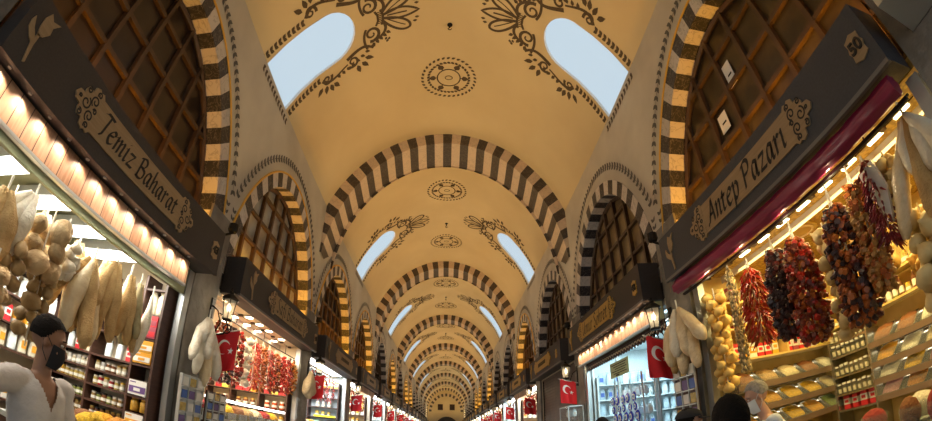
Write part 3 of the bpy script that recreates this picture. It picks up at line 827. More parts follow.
def mk_pack(i):
    def f():
        mb = MB(); mb.lathe([(.036,.0), (.048,.008), (.052,.06), (.050,.13), (.044,.165), (.020,.185)], n=16, fn=lambda a, z: (abs(cos(a))**4+abs(sin(a))**4)**-.25*(1+.05*sin(a*3+i+z*40)), M_=Matrix.Diagonal((1,.55,1,1)))
        mb.box(-.032,.032,-.0325,-.0305,.05,.12,1)
        mb.box(-.045, .045, -.010, .010, .185, .20, 0)
        return mb.build('packet', [BAG[i], [LIDS[0], BAG[1], BAG[0], BOX[5], BOX[1]][i]])
    return Proto(f)
PACK = [mk_pack(i) for i in range(5)]; PN = ['pale blue', 'blue-grey', 'white', 'grey', 'cream']
def mk_tray(i):
    def f():
        t = bpy.data.objects.new('food_tray', None); COL.objects.link(t)
        mb = MB(); mb.box(-.13,.13,-.16,.16,0,.015); 
        for a, b, c, d in ((-.13,-.12,-.16,.16), (.12,.13,-.16,.16), (-.13,.13,-.16,-.15), (-.13,.13,.15,.16)): mb.box(a,b,c,d,0,.05)
        mb.build('tray', M['chrome'], t)
        hb = MB(); hb.blob((0,0,.03), (.115,.142,.075), .12, 5, 16, 0, i); hb.v = [(max(-.118, min(.118, a*1.35)), max(-.148, min(.148, b*1.35)), max(c, .018)) for a, b, c in hb.v]; o = hb.build('contents', HEAP[i], t, True); o['kind'] = 'stuff'
        return t
    return Proto(f)
TRAY = [mk_tray(i) for i in range(len(CS))]; TN = ['yellow', 'orange', 'cream', 'brown', 'green', 'red', 'white', 'tan', 'golden', 'pink', 'mint']

# strings of dried vegetables -------------------------------------------------
def pepper_string(name, loc, H, R, mats, n, label, style, group=None, seed=0, top=.12, shape=None):
    if n > 150: n = int(n*1.4)
    t = thing(name, loc, label, 'dried vegetables', group)
    r = random.Random(seed+11); mb = MB()
    mb.tube([(0,0,0), (.004,.002,-H*.5), (0,0,-H*.97)], .008, 5); 
    for a in range(3): mb.tube([(0,0,0), (.02*cos(a*2.1), .02*sin(a*2.1), -top), (.03*cos(a*2.1), .03*sin(a*2.1), -top*1.6)], .005, 4)
    mb.build('string', M['rope'], t)
    pb = MB()
    prof = shape or (lambda q: min(1, .30+q*2.2) if q < .35 else (1 if q < .85 else 1-(q-.85)*2.6))
    for i in range(n):
        q = (i+r.random())/n; z = -top-(H-top)*q; a = r.random()*2*PI; R_ = R*prof(q)*(.55+.45*r.random())
        p = Vector((R_*cos(a), R_*sin(a), z)); mi = r.randrange(len(mats))
        if style == 'long':
            L = .075*(.8+.5*r.random()); d = Vector((cos(a)*.8, sin(a)*.8, -.75+.9*(r.random()-.5))).normalized(); sd = Vector((-sin(a), cos(a), 0))*(r.random()-.5)*.03
            pb.tube([p, p+d*L*.5+sd, p+d*L+sd*2.4-Vector((0,0,.012))], [.007,.0095,.0025], 5, mi)
        elif style == 'cup':
            L = .052*(.8+.5*r.random()); d = Vector((cos(a)+.7*(r.random()-.5), sin(a)+.7*(r.random()-.5), -.5+1.0*(r.random()-.5))).normalized()
            rr = .0185*(.75+.6*r.random())
            pb.tube([p, p+d*L*.4, p+d*L], [rr*.35, rr*1.1, rr*.9], 6, mi, cap=True)
        elif style == 'bit':
            pb.blob(p, (.014,.011,.017), .3, 3, 6, mi, i)
    o = pb.build('strung_vegetables', mats, t, style == 'bit'); o['kind'] = 'stuff'
    return t
garlic_mesh = {}
def garlic_piece(mi, parent, loc, sc, rot):
    if mi not in garlic_mesh:
        mb = MB(); mb.lathe([(.004,.055), (.008,.04), (.022,.030), (.040,.012), (.046,-.008), (.038,-.028), (.018,-.038), (.004,-.040)], n=20, fn=lambda a, z: 1+.16*abs(cos(a*3+.4))-.08+.05*sin(a*2+z*60))
        o = mb.build('bulb', M[mi], None, True); garlic_mesh[mi] = o.data
    else:
        o = bpy.data.objects.new('bulb', garlic_mesh[mi]); COL.objects.link(o)
    o.parent = parent; o.location = loc; o.scale = (sc, sc, sc*.95); o.rotation_euler = rot; return o
def garlic_string(loc, H, R, n, label, mi='garlic', sc=1.25, group=None, seed=0, name='garlic_string', cat='garlic'):
    t = thing(name, loc, label, cat, group); r = random.Random(seed)
    MB().tube([(0,0,0), (.005,0,-H*.5), (0,0,-H)], .007, 5).build('string', M['rope'], t)
    for i in range(n):
        z = -.06-(H-.06)*i/(n-1)*.98; a = i*2.4+r.random()*.6; q = R*(.75+.4*r.random())
        garlic_piece(mi, t, (q*cos(a), q*sin(a), z), sc*(.8+.4*r.random()), (r.random()*1.2, r.random()*1.2, a))
    return t
def loofah_bundle(name, loc, items, label, m='loofwrap', cat='loofahs', group=None, rz=0, part='loofah'):
    # items: (dx, dy, length, radius, lean_x, lean_y, mat)
    t = thing(name, loc, label, cat, group, rz)
    MB().tube([(0,0,.10), (.004,0,.04), (0,0,-.05)], .009, 6).build('string', M['rope'], t)
    for i, it in enumerate(items):
        dx, dy, L, R, lx, ly = it[:6]; mm = it[6] if len(it) > 6 else m
        pts = []; rr = []
        for j in range(11):
            q = j/10; pts.append((dx*min(1, .3+q*1.5)+lx*q+.012*sin(q*5+i), dy*min(1, .3+q*1.5)+ly*q+.012*sin(q*4+2*i), -L*q))
            rr.append(R*(.32+.9*min(q*2.2, 1)*(1-.12*sin(q*9+i)) if q < .9 else .82) if q < .99 else R*.35)
        rr[-1] = R*.45; rr[-2] = R*.98
        mb = MB(); mb.tube(pts, rr, 12); mb.build(part, M[mm], t, True)
    return t
def gourd_mesh(L, R, seed):
    mb = MB(); mb.lathe([(.006,0), (.012,-L*.08), (R*.38,-L*.22), (R*.42,-L*.38), (R*.75,-L*.55), (R,-L*.75), (R*.8,-L*.92), (R*.2,-L)], n=14, fn=lambda a, z: 1+.08*sin(3*a+seed+z*20)); return mb

# lantern and flag ------------------------------------------------------------
def make_lantern():
    t = bpy.data.objects.new('wall_lantern', None); COL.objects.link(t)
    # local: wall at x=0, lantern hangs out to +x; lantern centre at x=.24
    mb = MB(); mb.box(0,.02,-.03,.03,-.42,-.02); mb.tube([(0.01,0,-.38), (.10,0,-.44), (.22,0,-.42), (.27,0,-.34), (.24,0,-.28)], .011, 6)
    mb.tube([(.26+.05*cos(a), 0, -.36+.05*sin(a)) for a in [i*.5 for i in range(13)]], .008, 5)
    mb.tube([(.01,0,-.10), (.10,0,-.16), (.16,0,-.30), (.10,0,-.42)], .008, 5); mb.build('bracket', M['iron'], t)
    c = (.24, 0, 0)
    MB().lathe([(.055,-.27), (.07,-.25), (.05,-.24)], c, 6).build('base', M['iron'], t)
    MB().lathe([(.10,-.03), (.115,-.015), (.06,.03), (.03,.05), (.035,.065), (.012,.09), (.018,.105), (.003,.125)], c, 6).build('cap', M['iron'], t)
    mb = MB()
    for i in range(6):
        a = PI/3*i; mb.tube([(.24+.058*cos(a), .058*sin(a), -.25), (.24+.09*cos(a), .09*sin(a), -.025)], .006, 4)
    mb.build('cage', M['iron'], t)
    MB().lathe([(.052,-.24), (.084,-.03)], c, 6).build('glass', M['lampglass'], t)
    MB().lathe([(.005,-.16), (.022,-.14), (.026,-.11), (.012,-.08), (.008,-.06)], c, 8).build('bulb', M['bulb'], t)
    return t
LANT = Proto(make_lantern)
def make_flag(mir=False):
    t = bpy.data.objects.new('flag', None); COL.objects.link(t)
    # hangs from a short pole along +x from the wall; hoist at the top, cloth falls to -z; width .30, drop .46
    MB().tube([(0,0,0), (.40,0,.10)], .008, 6).build('pole', M['alu'], t)
    f = lambda u, v, o=0: (.05+u*.31, .025*sin(u*9+v*3)*(.3+v)+o, .02+u*.075-v*.44-u*.03*v)
    n, m_ = 16, 16; mb = MB()
    for s_ in (-.002, .002):
        o = len(mb.v); mb.v += [f(i/n, j/m_, s_) for i in range(n+1) for j in range(m_+1)]
        for i in range(n):
            for j in range(m_): mb.f.append((o+i*(m_+1)+j, o+(i+1)*(m_+1)+j, o+(i+1)*(m_+1)+j+1, o+i*(m_+1)+j+1)); mb.m.append(0)
    cl = mb.build('cloth', M['red'], t, True)
    ec = MB()
    for sd in (-.005, .005):
        cx, cy, R1, R2, d = .48, .40, .27, .215, .075
        ang = .45; asp = .31/.44
        def P(x, y):
            X = x*cos(ang)-y*sin(ang); Y = x*sin(ang)+y*cos(ang); return f(1-(cx-.08+X) if mir else cx-.08+X, cy+Y*asp, sd)
        # crescent as quad strip between outer and inner arcs
        x0 = (R1*R1-R2*R2+d*d)/(2*d); a1 = math.acos(max(-1, min(1, x0/R1))); a2 = math.acos(max(-1, min(1, (x0-d)/R2))); N = 24; vs_ = []
        for i in range(N+1):
            q = i/N; t1 = a1+(2*PI-2*a1)*q; t2 = a2+(2*PI-2*a2)*q
            vs_ += [P(R1*cos(t1), R1*sin(t1)), P(d+R2*cos(t2), R2*sin(t2))]
        ec.add(vs_, [(2*i, 2*i+1, 2*i+3, 2*i+2) for i in range(N)])
        S = []
        for i in range(10):
            rr = .13 if i % 2 == 0 else .052; a = PI+PI/5*i; S.append(P(.34+rr*cos(a), rr*sin(a)))
        ec.add(S+[P(.34, 0)], [(i, (i+1) % 10, 10) for i in range(10)])
    ec.build('crescent_and_star', M['flagwhite'], t)
    return t
FLAGS = {-1: Proto(make_flag), 1: Proto(lambda: make_flag(True))}
for k in range(1, NB):
    for sg in (-1, 1):
        rz = 0 if sg == -1 else PI
        where = 'on pillar before the %s %s shop' % (ORD[k], SIDE[sg])
        y = 4*k+.40 if k > 1 else 4*k+.44
        LANT.put((sg*(W-.03), y, 2.93), 'black iron wall lantern '+where, 'lantern', 'wall lanterns along the arcade', rz)
        light('lantern_glow', 'POINT', (sg*(W-.27), y, 2.80), 3, (1,.8,.5), .03)
        if (sg == -1) or k not in ():
            fy = 4*k+.30; fz = 2.50 if k == 1 else 2.56
            FLAGS[sg].put((sg*(W-.06), fy if k > 1 else (4.52 if sg == -1 else 4.40), fz), 'red flag with white crescent and star '+where, 'flag', 'red flags along the arcade', rz)
# floodlights on the pier heads lighting the vault
def make_flood():
    t = bpy.data.objects.new('floodlight', None); COL.objects.link(t)
    MB().tube([(-.012,0,0), (.10,0,.02), (.19,0,.045)], .015, 6).build('bracket', M['iron'], t)
    MB().lathe([(.05,0), (.065,.03), (.06,.10), (.055,.10)], (.18,0,.05), 10).build('housing', M['iron'], t)
    return t
FLD = Proto(make_flood)
for k in range(0, NB):
    for sg in (-1, 1):
        wh = ('on the pillar before the nearest %s shop' % SIDE[sg]) if k == 0 else 'above the pillar before the %s %s shop' % (ORD[k], SIDE[sg])
        FLD.put((sg*(W-.03), 4*k+.25, 3.62), 'small black uplight '+wh, 'lamp', 'small uplights on the pillars', 0 if sg == -1 else PI)
        light('vault_or_fill_uplight', 'SPOT', (sg*(W-.22), 4*k+.25, 3.84), UPL, (1,.72,.36), .06, rot=(PI, -sg*math.radians(36), 0), spot=math.radians(112))
for sg in (-1, 1): light('vault_or_fill_uplight', 'SPOT', (sg*(W-.3), 62.5, 3.84), 260, (1,.70,.30), .06, rot=(math.radians(145), 0, 0), spot=math.radians(120))  # added pair without fixtures, brightening the end wall
for sg in (-1, 1):   # added spots without fixtures, brightening the shop fronts across the aisle
    for yy, ty in ((.25, 2.0), (4.25, 2.4), (4.25, 6.2)):
        d = Vector((sg*2.66, ty, 2.3))-Vector((-sg*2.42, yy, 3.86)); light('front_fill_spot', 'SPOT', (-sg*2.42, yy, 3.86), 55, (1,.86,.66), .05, rot=d.to_track_quat('-Z', 'Y').to_euler(), spot=math.radians(62))
# orange strips on the sills of the lit lunettes
for sg in (-1, 1):
    for c in GOLD[sg]:
        mb = MB(); mb.box(sg*(W-.02), sg*(W+.0), c-1.6, c+1.6, 3.515, 3.53)
        k = int(round((c-2.4)/4))
        tag(mb.build('led_strip', M['orange'], loc=(sg*W, c, 3.52)), 'orange glowing strip behind the signboard of the %s %s shop' % (ORD[k], SIDE[sg]), 'lamp')
        light('sill_uplight', 'AREA', (sg*(W+.06), c, 3.45), ORL*(.6 if (sg == -1 and c < 3) else 1), (1,.44,.03), .08, 3.2, rot=(PI, 0, 0))

# ------------------------------------------------------------------ shelving with goods
UPR = {}
def shelf_unit(name, sg, frame, zs, label, m='dkwood', depth=.26, uprights=(), low=0):
    # frame: ('end', xa, xb, y) facing -y   or ('back', x, ya, yb) facing the corridor
    if frame[0] == 'end':
        _, xa, xb, y = frame; loc = (sg*(xa+xb)/2, y, 0)
        UPR[(sg, 'end', round(y, 1), int(xa//4))] = uprights
        t = thing(name, loc, label, 'shelves')
        for z in zs: MB().box(sg*xa-loc[0], sg*xb-loc[0], -depth, 0, z-.02, z).build('shelf', M[m], t)
        for u in uprights: MB().box(sg*u-loc[0]-.015, sg*u-loc[0]+.015, -depth-.005, 0, low, max(zs)+.14).build('upright', M[m], t)
    else:
        _, x, ya, yb = frame; loc = (sg*x, (ya+yb)/2, 0)
        UPR[(sg, 'back', round(x, 1), int(ya//4))] = uprights
        t = thing(name, loc, label, 'shelves')
        for z in zs: MB().box(0, -sg*depth, ya-loc[1], yb-loc[1], z-.02, z).build('shelf', M[m], t)
        for u in uprights: MB().box(0, -sg*(depth+.005), u-loc[1]-.015, u-loc[1]+.015, low, max(zs)+(.02 if max(zs) < 2.2 and low == 0 and x > 4.47 and m == 'chrome' else .14)).build('upright', M[m], t)
    return t
ROWN = ['bottom', 'second', 'third', 'fourth', 'fifth', 'sixth', 'seventh', 'eighth']
def row(sg, frame, z, kind, where, rown, pitch, rr, choose=None, sc=1, group=None, off=.0):
    """fills one shelf: kind is a list of (Proto, name, category)"""
    if frame[0] == 'end':
        _, a, b, y = frame; L = b-a
    else:
        _, x, a, b = frame; L = b-a
    n = int(L/pitch)
    for i in range(n):
        q = a+(i+.5)*L/n
        if any(abs(q-u) < .045+.03*sc for u in UPR.get((sg, frame[0], round(y if frame[0] == 'end' else x, 1), int(a//4)), ())): continue
        c = rr.randrange(len(kind)) if choose is None else choose(i, n)
        P, nm, cat = kind[c]
        s_ = sc*(.92+.16*rr.random())
        if frame[0] == 'end': loc = (sg*q, y-.15-off, z+.002); rz = rr.uniform(-.1, .1)
        else: loc = (sg*(x-.13-off), q, z+.002); rz = PI/2+rr.uniform(-.1, .1)
        P.put(loc, '%s on the %s shelf, %s' % (nm, rown, where), cat, '%s, %s shelf, %s' % (cat+'s', rown, where), rz, s_)
def jk(*cl): return [(JARS[c, l], '%s jar with %s lid' % (JN[c], LN[l]), 'jar') for c, l in cl]
def ck(*cs): return [(CART[c], '%s carton' % CN[c], 'carton') for c in cs]
def pk(*ps): return [(PACK[p], '%s packet' % PN[p], 'packet') for p in ps]
def bk(*bs): return [(BOT[b], '%s bottle' % BOTN[b], 'bottle') for b in bs]

# ================================================================== nearest left shop
rr = random.Random(3)
shell(-1, 0, M['creamwall'], M['olive'])
WH = 'far wall, nearest left shop'
e1 = ('end', 3.05, 4.38, 3.92)
shelf_unit('shelf_unit', -1, ('end', 2.74, 4.38, 3.94), [.95, 1.12, 1.28, 1.44, 1.61, 1.77, 1.93, 2.2, 2.45, 2.72], 'dark wooden shelf unit crowded with small jars in the nearest left shop', uprights=(2.75, 3.04, 3.67, 4.36))
kinds = [jk((2,2),(4,2)), jk((5,0),(8,0),(0,0)), jk((4,1),(2,1),(4,2)), jk((4,2),(6,2),(2,0)), jk((0,3),(3,0),(7,0),(5,3)), jk((5,0),(8,0),(5,1),(4,0)), jk((3,3),(0,0),(1,2))]
for i, z in enumerate([.95, 1.12, 1.28, 1.44, 1.61, 1.77]): row(-1, e1, z, kinds[i], WH, ROWN[i], .080, rr)
row(-1, e1, 1.93, pk(2,4,2)+ck(2,0), WH, ROWN[6], .15, rr, sc=.95)
row(-1, e1, 2.2, ck(0,1,4,2,5), WH, 'eighth', .13, rr, sc=1.1); row(-1, e1, 2.45, ck(6,2,0,4)+pk(2,4), WH, 'ninth', .13, rr, sc=1.05)
# narrow column of large cartons
def big_carton(loc, w_, h_, d_, ma, mb_, label, stripe=(.15,.6)):
    mb = MB(); mb.box(-w_/2, w_/2, -d_/2, d_/2, 0, h_, 0); mb.box(-w_/2+.01, w_/2-.01, -d_/2-.004, -d_/2, h_*stripe[0], h_*stripe[1], 1)
    mb.box(-w_*.18, w_*.18, -d_/2-.006, -d_/2-.003, h_*(stripe[0]+.12), h_*(stripe[1]-.12), 0); mb.box(-w_*.42, -w_*.1, -d_/2-.006, -d_/2-.003, h_*.82, h_*.90, 1)
    o = mb.build('gift_carton', [ma, mb_]); o.location = loc; return tag(o, label, 'carton')
for z, h_, a, b, nm in ((1.94,.115,1,2,'orange and white carton, lower of two beside the grey post'), (2.058,.115,1,2,'orange and white carton, upper of two beside the grey post'), (2.205,.115,7,0,'dark red carton, lower of two above the orange ones'), (2.322,.11,0,7,'bright red carton, upper of two above the orange ones'),
                        (1.62,.145,2,3,'white and purple carton under the orange cartons'), (1.29,.14,2,1,'white and orange carton lowest beside the grey post')):
    big_carton((-2.895, 3.77, z), .24, h_, .2, BOX[a], BOX[b], nm+', nearest left shop')
for i, x in enumerate((-2.83, -2.95)):
    mb = MB(); mb.lathe([(.05,0), (.052,.02), (.052,.19), (.03,.22), (.045,.25)], n=12); o = mb.build('wrapped_roll', M['palewrap'], None, True); o.location = (x, 3.76, 2.455); tag(o, 'cellophane-wrapped roll above the red cartons, %s' % ['nearer the grey post', 'farther from the grey post'][i], 'wrapped roll')
for i, x in enumerate((-2.83, -2.96)):
    mb = MB(); mb.lathe([(.045,0), (.05,.01), (.05,.10), (.035,.12)], n=12); mb.lathe([(.04,.12), (.04,.14)], n=12, mi=1); o = mb.build('glass_jar', [JAR[0], LIDS[1]], None, True); o.location = (x, 3.75, 1.455); tag(o, 'amber jar with gold lid below the purple carton, %s' % ['right one', 'left one'][i], 'jar')
# back wall
b1 = ('back', 4.46, .7, 3.6)
shelf_unit('shelf_unit', -1, ('back', 4.49, .65, 3.62), [.9, 1.15, 1.4, 1.66, 1.92, 2.2, 2.48], 'long dark shelves of packets along the back of the nearest left shop', uprights=(.66, 1.6, 2.6, 3.6))
for i, (z, kd) in enumerate([(1.15, ck(2,3,6)), (1.4, jk((5,0),(0,0),(8,0))), (1.66, pk(2,4)+ck(2,3)), (1.92, ck(3,2,0)), (2.2, pk(2,4,3)), (2.48, ck(2,6,4))]): row(-1, b1, z, kd, 'back wall, nearest left shop', ROWN[i+1], .155, rr, sc=1.1)
# ceiling tubes
for i, y in enumerate((1.15, 1.75, 2.32, 2.86, 3.4)):
    t = thing('fluorescent_light', (-3.35, y, 3.0), 'long white fluorescent ceiling fitting, number %s from the near end, nearest left shop' % ['one','two','three','four','five'][i], 'light')
    MB().box(-.62,.62,-.11,.11,-.05,.05).build('housing', M['alu'], t)
    for e in (-1, 1): MB().box(-.60,.60,e*.055-.035,e*.055+.035,-.085,-.052).build('tube', M['tube'], t)
light('front_fill', 'AREA', (-2.50, 2.2, 2.765), 14, (1,.93,.80), .04, 2.8, rot=(0, math.radians(18), 0))  # added fill light on the hanging goods, no real fitting
light('shop_light', 'AREA', (-3.4, 2.3, 2.88), 110, (1,.95,.82), 1.2, 2.6)
# opening lining and rail
mb = MB(); mb.box(-2.615,-2.66,.6,3.80,2.74,3.06); tag(mb.build('opening_rail', M['olive'], loc=(-2.6,2.2,2.75)), 'olive painted lintel rail along the top of the nearest left shop opening', 'rail')
# counter with heaps
def counter(sg, y0, y1, m, label, z=1.0, d=.55, x=W+.06):
    t = thing('shop_counter', (sg*(x+d/2), (y0+y1)/2, 0), label, 'counter')
    MB().box(-d/2, d/2, -(y1-y0)/2, (y1-y0)/2, 0, z-.04).build('body', M[m], t); MB().box(-d/2-.02, d/2+.02, -(y1-y0)/2-.01, (y1-y0)/2+.01, z-.04, z).build('countertop', M['alu'], t)
    return t
counter(-1, 2.3, 3.6, 'dkwood', 'wooden front counter heaped with dried fruit, nearest left shop', 1.18)
for i, (x, y, c, nm) in enumerate(((-2.84, 3.42, 1, 'orange dried apricots'), (-3.02, 3.1, 3, 'brown dates'), (-2.84, 3.0, 0, 'yellow spice'), (-3.08, 3.42, 8, 'golden fruit'), (-2.85, 2.62, 7, 'tan nuts'))):
    TRAY[c].put((x, y, 1.183), 'metal tray heaped with %s on the nearest left shop counter' % nm, 'tray', None, 0, (1,1,1.8))

# hanging goods
def hook_rail(sg, y0, y1, z, label, x=W+.02):
    mb = MB(); mb.tube([(0,y0-(y0+y1)/2,0), (0,y1-(y0+y1)/2,0)], .01, 6)
    n = 3
    for i in range(n): y = (y0-(y0+y1)/2)+(y1-y0)*(i+.5)/n; mb.tube([(0,y,0), (0,y,.14)], .006, 5)
    o = mb.build('hanging_rail', M['iron']); o.location = (sg*x, (y0+y1)/2, z); tag(o, label, 'rail')
hook_rail(-1, .9, 3.7, 2.80, 'thin dark rail for hanging goods across the nearest left shop')
X0 = -(W+.02)
loofah_bundle('loofah_bunch', (X0, 1.48, 2.56), [(-.02,-.05,.52,.10,-.03,-.05,'loofah'), (.04,.06,.44,.07,.03,.04,'loofah')], 'large pale cloth-like loofah at the left picture edge, left shop')
t = loofah_bundle('loofah_bunch', (X0, 1.72, 2.66), [(0,-.06,.42,.05,0,-.10,'palewrap'), (.02,.0,.45,.06,.02,-.05,'palewrap'), (-.03,-.10,.38,.05,-.03,-.14,'palewrap')], 'bunch of pale wrapped loofahs knotted in clear plastic, left shop')
# dried gourds / mushrooms string
def gourds(loc, rows, label, name='gourd_string', sc=1.0, m='gourd', seed=0, cat='dried gourds'):
    t = thing(name, loc, label, cat); r = random.Random(seed); H = rows*.1*sc
    MB().tube([(0,0,.12), (0,0,-H)], .007, 5).build('string', M['rope'], t)
    base = None
    for i in range(rows*3):
        z = -.04-(i//3)*.092*sc; a = i*2.094+.5*(i//3)+r.random()*.5; q = .075*sc
        R = .048*sc*(.8+.45*r.random())
        if base is None or i % 4 == 0:
            mb = MB(); mb.blob((0,0,0), (.05,.046,.058), .22, 2.5, 12, 0, i+seed); o = mb.build('gourd', M[m], t, True); base = o
        else:
            o = base.copy(); COL.objects.link(o); o.parent = t
        o.location = (q*cos(a), q*sin(a), z); s_ = R/.048; o.scale = (s_, s_, s_*1.08); o.rotation_euler = (r.random()*3, r.random()*3, a)
    return t
gourds((X0, 1.96, 2.56), 3, 'string of large round dried gourds beside the plastic-wrapped loofahs', sc=1.45, seed=2)
gourds((X0-.05, 2.06, 2.26), 5, 'lower string of brown dried figs and gourds behind the man\'s head', sc=1.1, m='fig', seed=5)
gourds((X0+.02, 1.68, 2.30), 4, 'cluster of golden-brown dried gourds left of the man\'s head', sc=1.15, m='fig', seed=9)
gourds((X0+.18, 1.50, 2.06), 4, 'lowest cluster of yellow-brown dried gourds above the man\'s shoulder', sc=1.05, m='gourd', seed=12)
t = thing('sponge', (X0, 2.12, 2.60), 'single round yellow natural sponge hanging below the wood fascia', 'sponge'); MB().tube([(0,0,.10),(0,0,.03)], .005, 5).build('string', M['rope'], t); MB().blob((0,0,0), (.05,.055,.055), .22, 6, 20).build('sponge_body', M['garlic2'], t, True)
t = garlic_string((X0, 2.24, 2.58), .28, .05, 8, 'short string of white garlic hanging beside the round yellow sponge', 'palewrap', 1.2, seed=4)
loofah_bundle('loofah_bunch', (X0, 2.50, 2.55), [(-.08,-.10,.40,.055,-.06,-.18,'loofah'), (.0,-.05,.62,.065,.02,-.10,'loofwrap'), (.05,.02,.70,.06,.03,0,'loofah'), (.0,.08,.66,.055,0,.08,'loofwrap'), (-.06,.0,.60,.06,-.05,.02,'loofah')], 'big fan of long tan loofahs right of the man\'s head, nearest left shop')
loofah_bundle('loofah_bunch', (X0, 2.78, 2.64), [(0,-.03,.60,.05,0,-.03,'loofah'), (.03,.04,.66,.05,.02,.05,'loofah'), (-.03,.06,.52,.05,-.02,.08,'loofwrap'), (0,-.08,.46,.05,0,-.10,'loofah')], 'bunch of brown loofahs second from the fan, nearest left shop')
loofah_bundle('loofah_bunch', (X0, 3.0, 2.62), [(0,0,.55,.05,0,0,'loofah'), (.02,.05,.60,.045,.02,.06,'loofah')], 'narrow pair of tan loofahs beside the jar shelves')
loofah_bundle('loofah_bunch', (X0, 3.16, 2.60), [(0,-.02,.58,.045,0,-.03,'okra'), (0,.04,.62,.04,0,.04,'loofah'), (.03,0,.50,.04,.04,0,'okra')], 'dry straw-coloured okra strings tied in a bunch beside the jar shelves')
loofah_bundle('loofah_bunch', (X0, 3.38, 2.56), [(0,.0,.60,.045,0,-.10,'palewrap')], 'single long pale loofah nearest the grey post, nearest left shop')

X1 = -(W+.34)
loofah_bundle('loofah_bunch', (X1, 2.55, 2.70), [(0,-.06,.62,.06,0,-.10,'loofah'), (0,.05,.70,.065,0,.06,'loofah'), (.03,.10,.58,.055,0,.14,'gourd')], 'dark tan loofah bunch hanging deeper inside, behind the big fan')
loofah_bundle('loofah_bunch', (X1, 2.95, 2.72), [(0,-.05,.66,.055,0,-.08,'gourd'), (0,.04,.72,.06,0,.06,'loofah'), (0,.12,.60,.05,0,.14,'loofah')], 'brown loofah bunch hanging deeper inside, behind the second bunch')
loofah_bundle('loofah_bunch', (X1, 3.34, 2.72), [(0,-.05,.60,.045,0,-.06,'loofwrap'), (0,.04,.66,.045,0,.05,'okra')], 'thin straw-coloured bunch hanging deeper inside, beside the jar shelves')
loofah_bundle('loofah_bunch', (X1, 2.10, 2.72), [(0,-.08,.50,.055,0,-.10,'loofah'), (0,.05,.56,.055,0,.08,'loofwrap')], 'tan loofah pair hanging deeper inside, behind the natural sponge')
gourds((X0-.30, 1.72, 2.62), 5, 'string of brown gourds hanging deeper inside, behind the clear plastic wrap', sc=1.2, m='gourd', seed=31)
# pilaster bundles
loofah_bundle('loofah_bundle', (-2.46, 4.16, 2.60), [(0,-.07,.30,.065,0,-.05,'palewrap'), (.03,.0,.44,.062,.03,.0,'palewrap'), (0,.08,.42,.055,0,.10,'palewrap'), (.02,-.12,.50,.045,0,-.16,'palewrap'), (0,.12,.62,.06,0,.22,'palewrap'), (-.03,.05,.72,.055,0,.10,'loofwrap'), (-.02,-.03,.62,.05,0,-.03,'palewrap')], 'bundle of fat white wrapped loofahs on the first left stone pillar')
loofah_bundle('loofah_bundle', (2.44, 3.98, 2.76), [(0,.12,.44,.055,0,.20,'loofwrap'), (-.02,.06,.56,.070,0,.18,'loofwrap'), (0,-.04,.52,.066,0,-.10,'loofwrap'), (0,-.12,.42,.058,0,-.30,'loofwrap'), (-.04,.0,.50,.06,-.03,.04,'palewrap'), (.03,.10,.64,.055,0,.16,'loofah'), (.03,0,.68,.06,0,.06,'loofwrap'), (.04,-.08,.66,.055,0,-.12,'loofwrap'), (.05,.06,.60,.05,0,.20,'loofah')], 'fan of big cream wrapped loofahs on the first right stone pillar')

# ================================================================== nearest right shop
shell(1, 0, M['yellowwall'], M['yellowceil'])
XR = W+.02
hook_rail(1, .9, 3.72, 2.99, 'thin dark rail for pepper strings across the nearest right shop')
garlic_string((XR, 3.60, 2.84), 1.02, .075, 34, 'long string of yellow garlic nearest the grey post, nearest right shop', 'garlic', 1.2, seed=1)
pepper_string('okra_string', (XR, 3.28, 2.96), 1.02, .050, [M['okra'], M['garlic2']], 420, 'long straw-coloured string of dried okra between garlic and red peppers', 'bit', seed=2, top=.05, shape=lambda q: min(1, .5+q*3))
pepper_string('pepper_string', (XR, 2.98, 2.90), .74, .105, [M['pep_red'], M['pep_red'], M['pep_orange']], 330, 'bright red string of long dried chillies, nearest right shop', 'long', seed=3, top=.10)
pepper_string('eggplant_string', (XR, 2.61, 2.92), .84, .095, [M['pep_dark'], M['pep_dark'], M['pep_dark'], M['pep_brown']], 360, 'black string of dried eggplants, second plump string from the grey post', 'cup', seed=4, top=.12)
pepper_string('pepper_string', (XR, 2.34, 2.93), .95, .115, [M['pep_brown'], M['pep_brown'], M['pep_orange'], M['pep_red']], 430, 'rust-red string of dried peppers between the black string and the garlic', 'cup', seed=5, top=.16)
garlic_string((XR+.10, 2.09, 2.78), .84, .06, 20, 'knobbly pale garlic string between the two brown pepper strings', 'garlic2', 1.35, seed=6)
pepper_string('pepper_string', (XR, 1.86, 2.96), 1.0, .118, [M['pep_dark'], M['pep_orange'], M['pep_brown'], M['pep_dark'], M['pep_orange']], 460, 'mixed black and orange pepper string, longest in the nearest right shop', 'cup', seed=7, top=.18)
pepper_string('pepper_string', (XR, 1.62, 2.96), .86, .06, [M['pep_tan'], M['pep_tan'], M['pep_orange']], 260, 'slim tan and amber string of dried peppers, nearest right shop', 'cup', seed=8, top=.14)
pepper_string('chilli_string', (XR, 1.46, 2.93), .60, .065, [M['pep_maroon']], 190, 'short dark maroon string of thin chillies, nearest right shop', 'long', seed=9, top=.05)
garlic_string((XR+.08, 1.33, 2.88), .36, .06, 10, 'short cream garlic string high up beside the wrapped loofahs', 'garlic2', 1.3, seed=10)
garlic_string((XR+.08, 1.24, 2.46), .58, .10, 20, 'thick cluster of yellow garlic and roots below the wrapped loofahs', 'garlic2', 1.55, seed=13)
garlic_string((XR+.35, 1.84, 2.62), .34, .12, 12, 'golden garlic cluster hanging deeper inside, behind the maroon chillies', 'garlic', 1.5, seed=14)
garlic_string((XR+.52, 2.22, 2.52), .30, .11, 10, 'golden garlic cluster hanging deeper inside, behind the tan string', 'garlic', 1.5, seed=15)
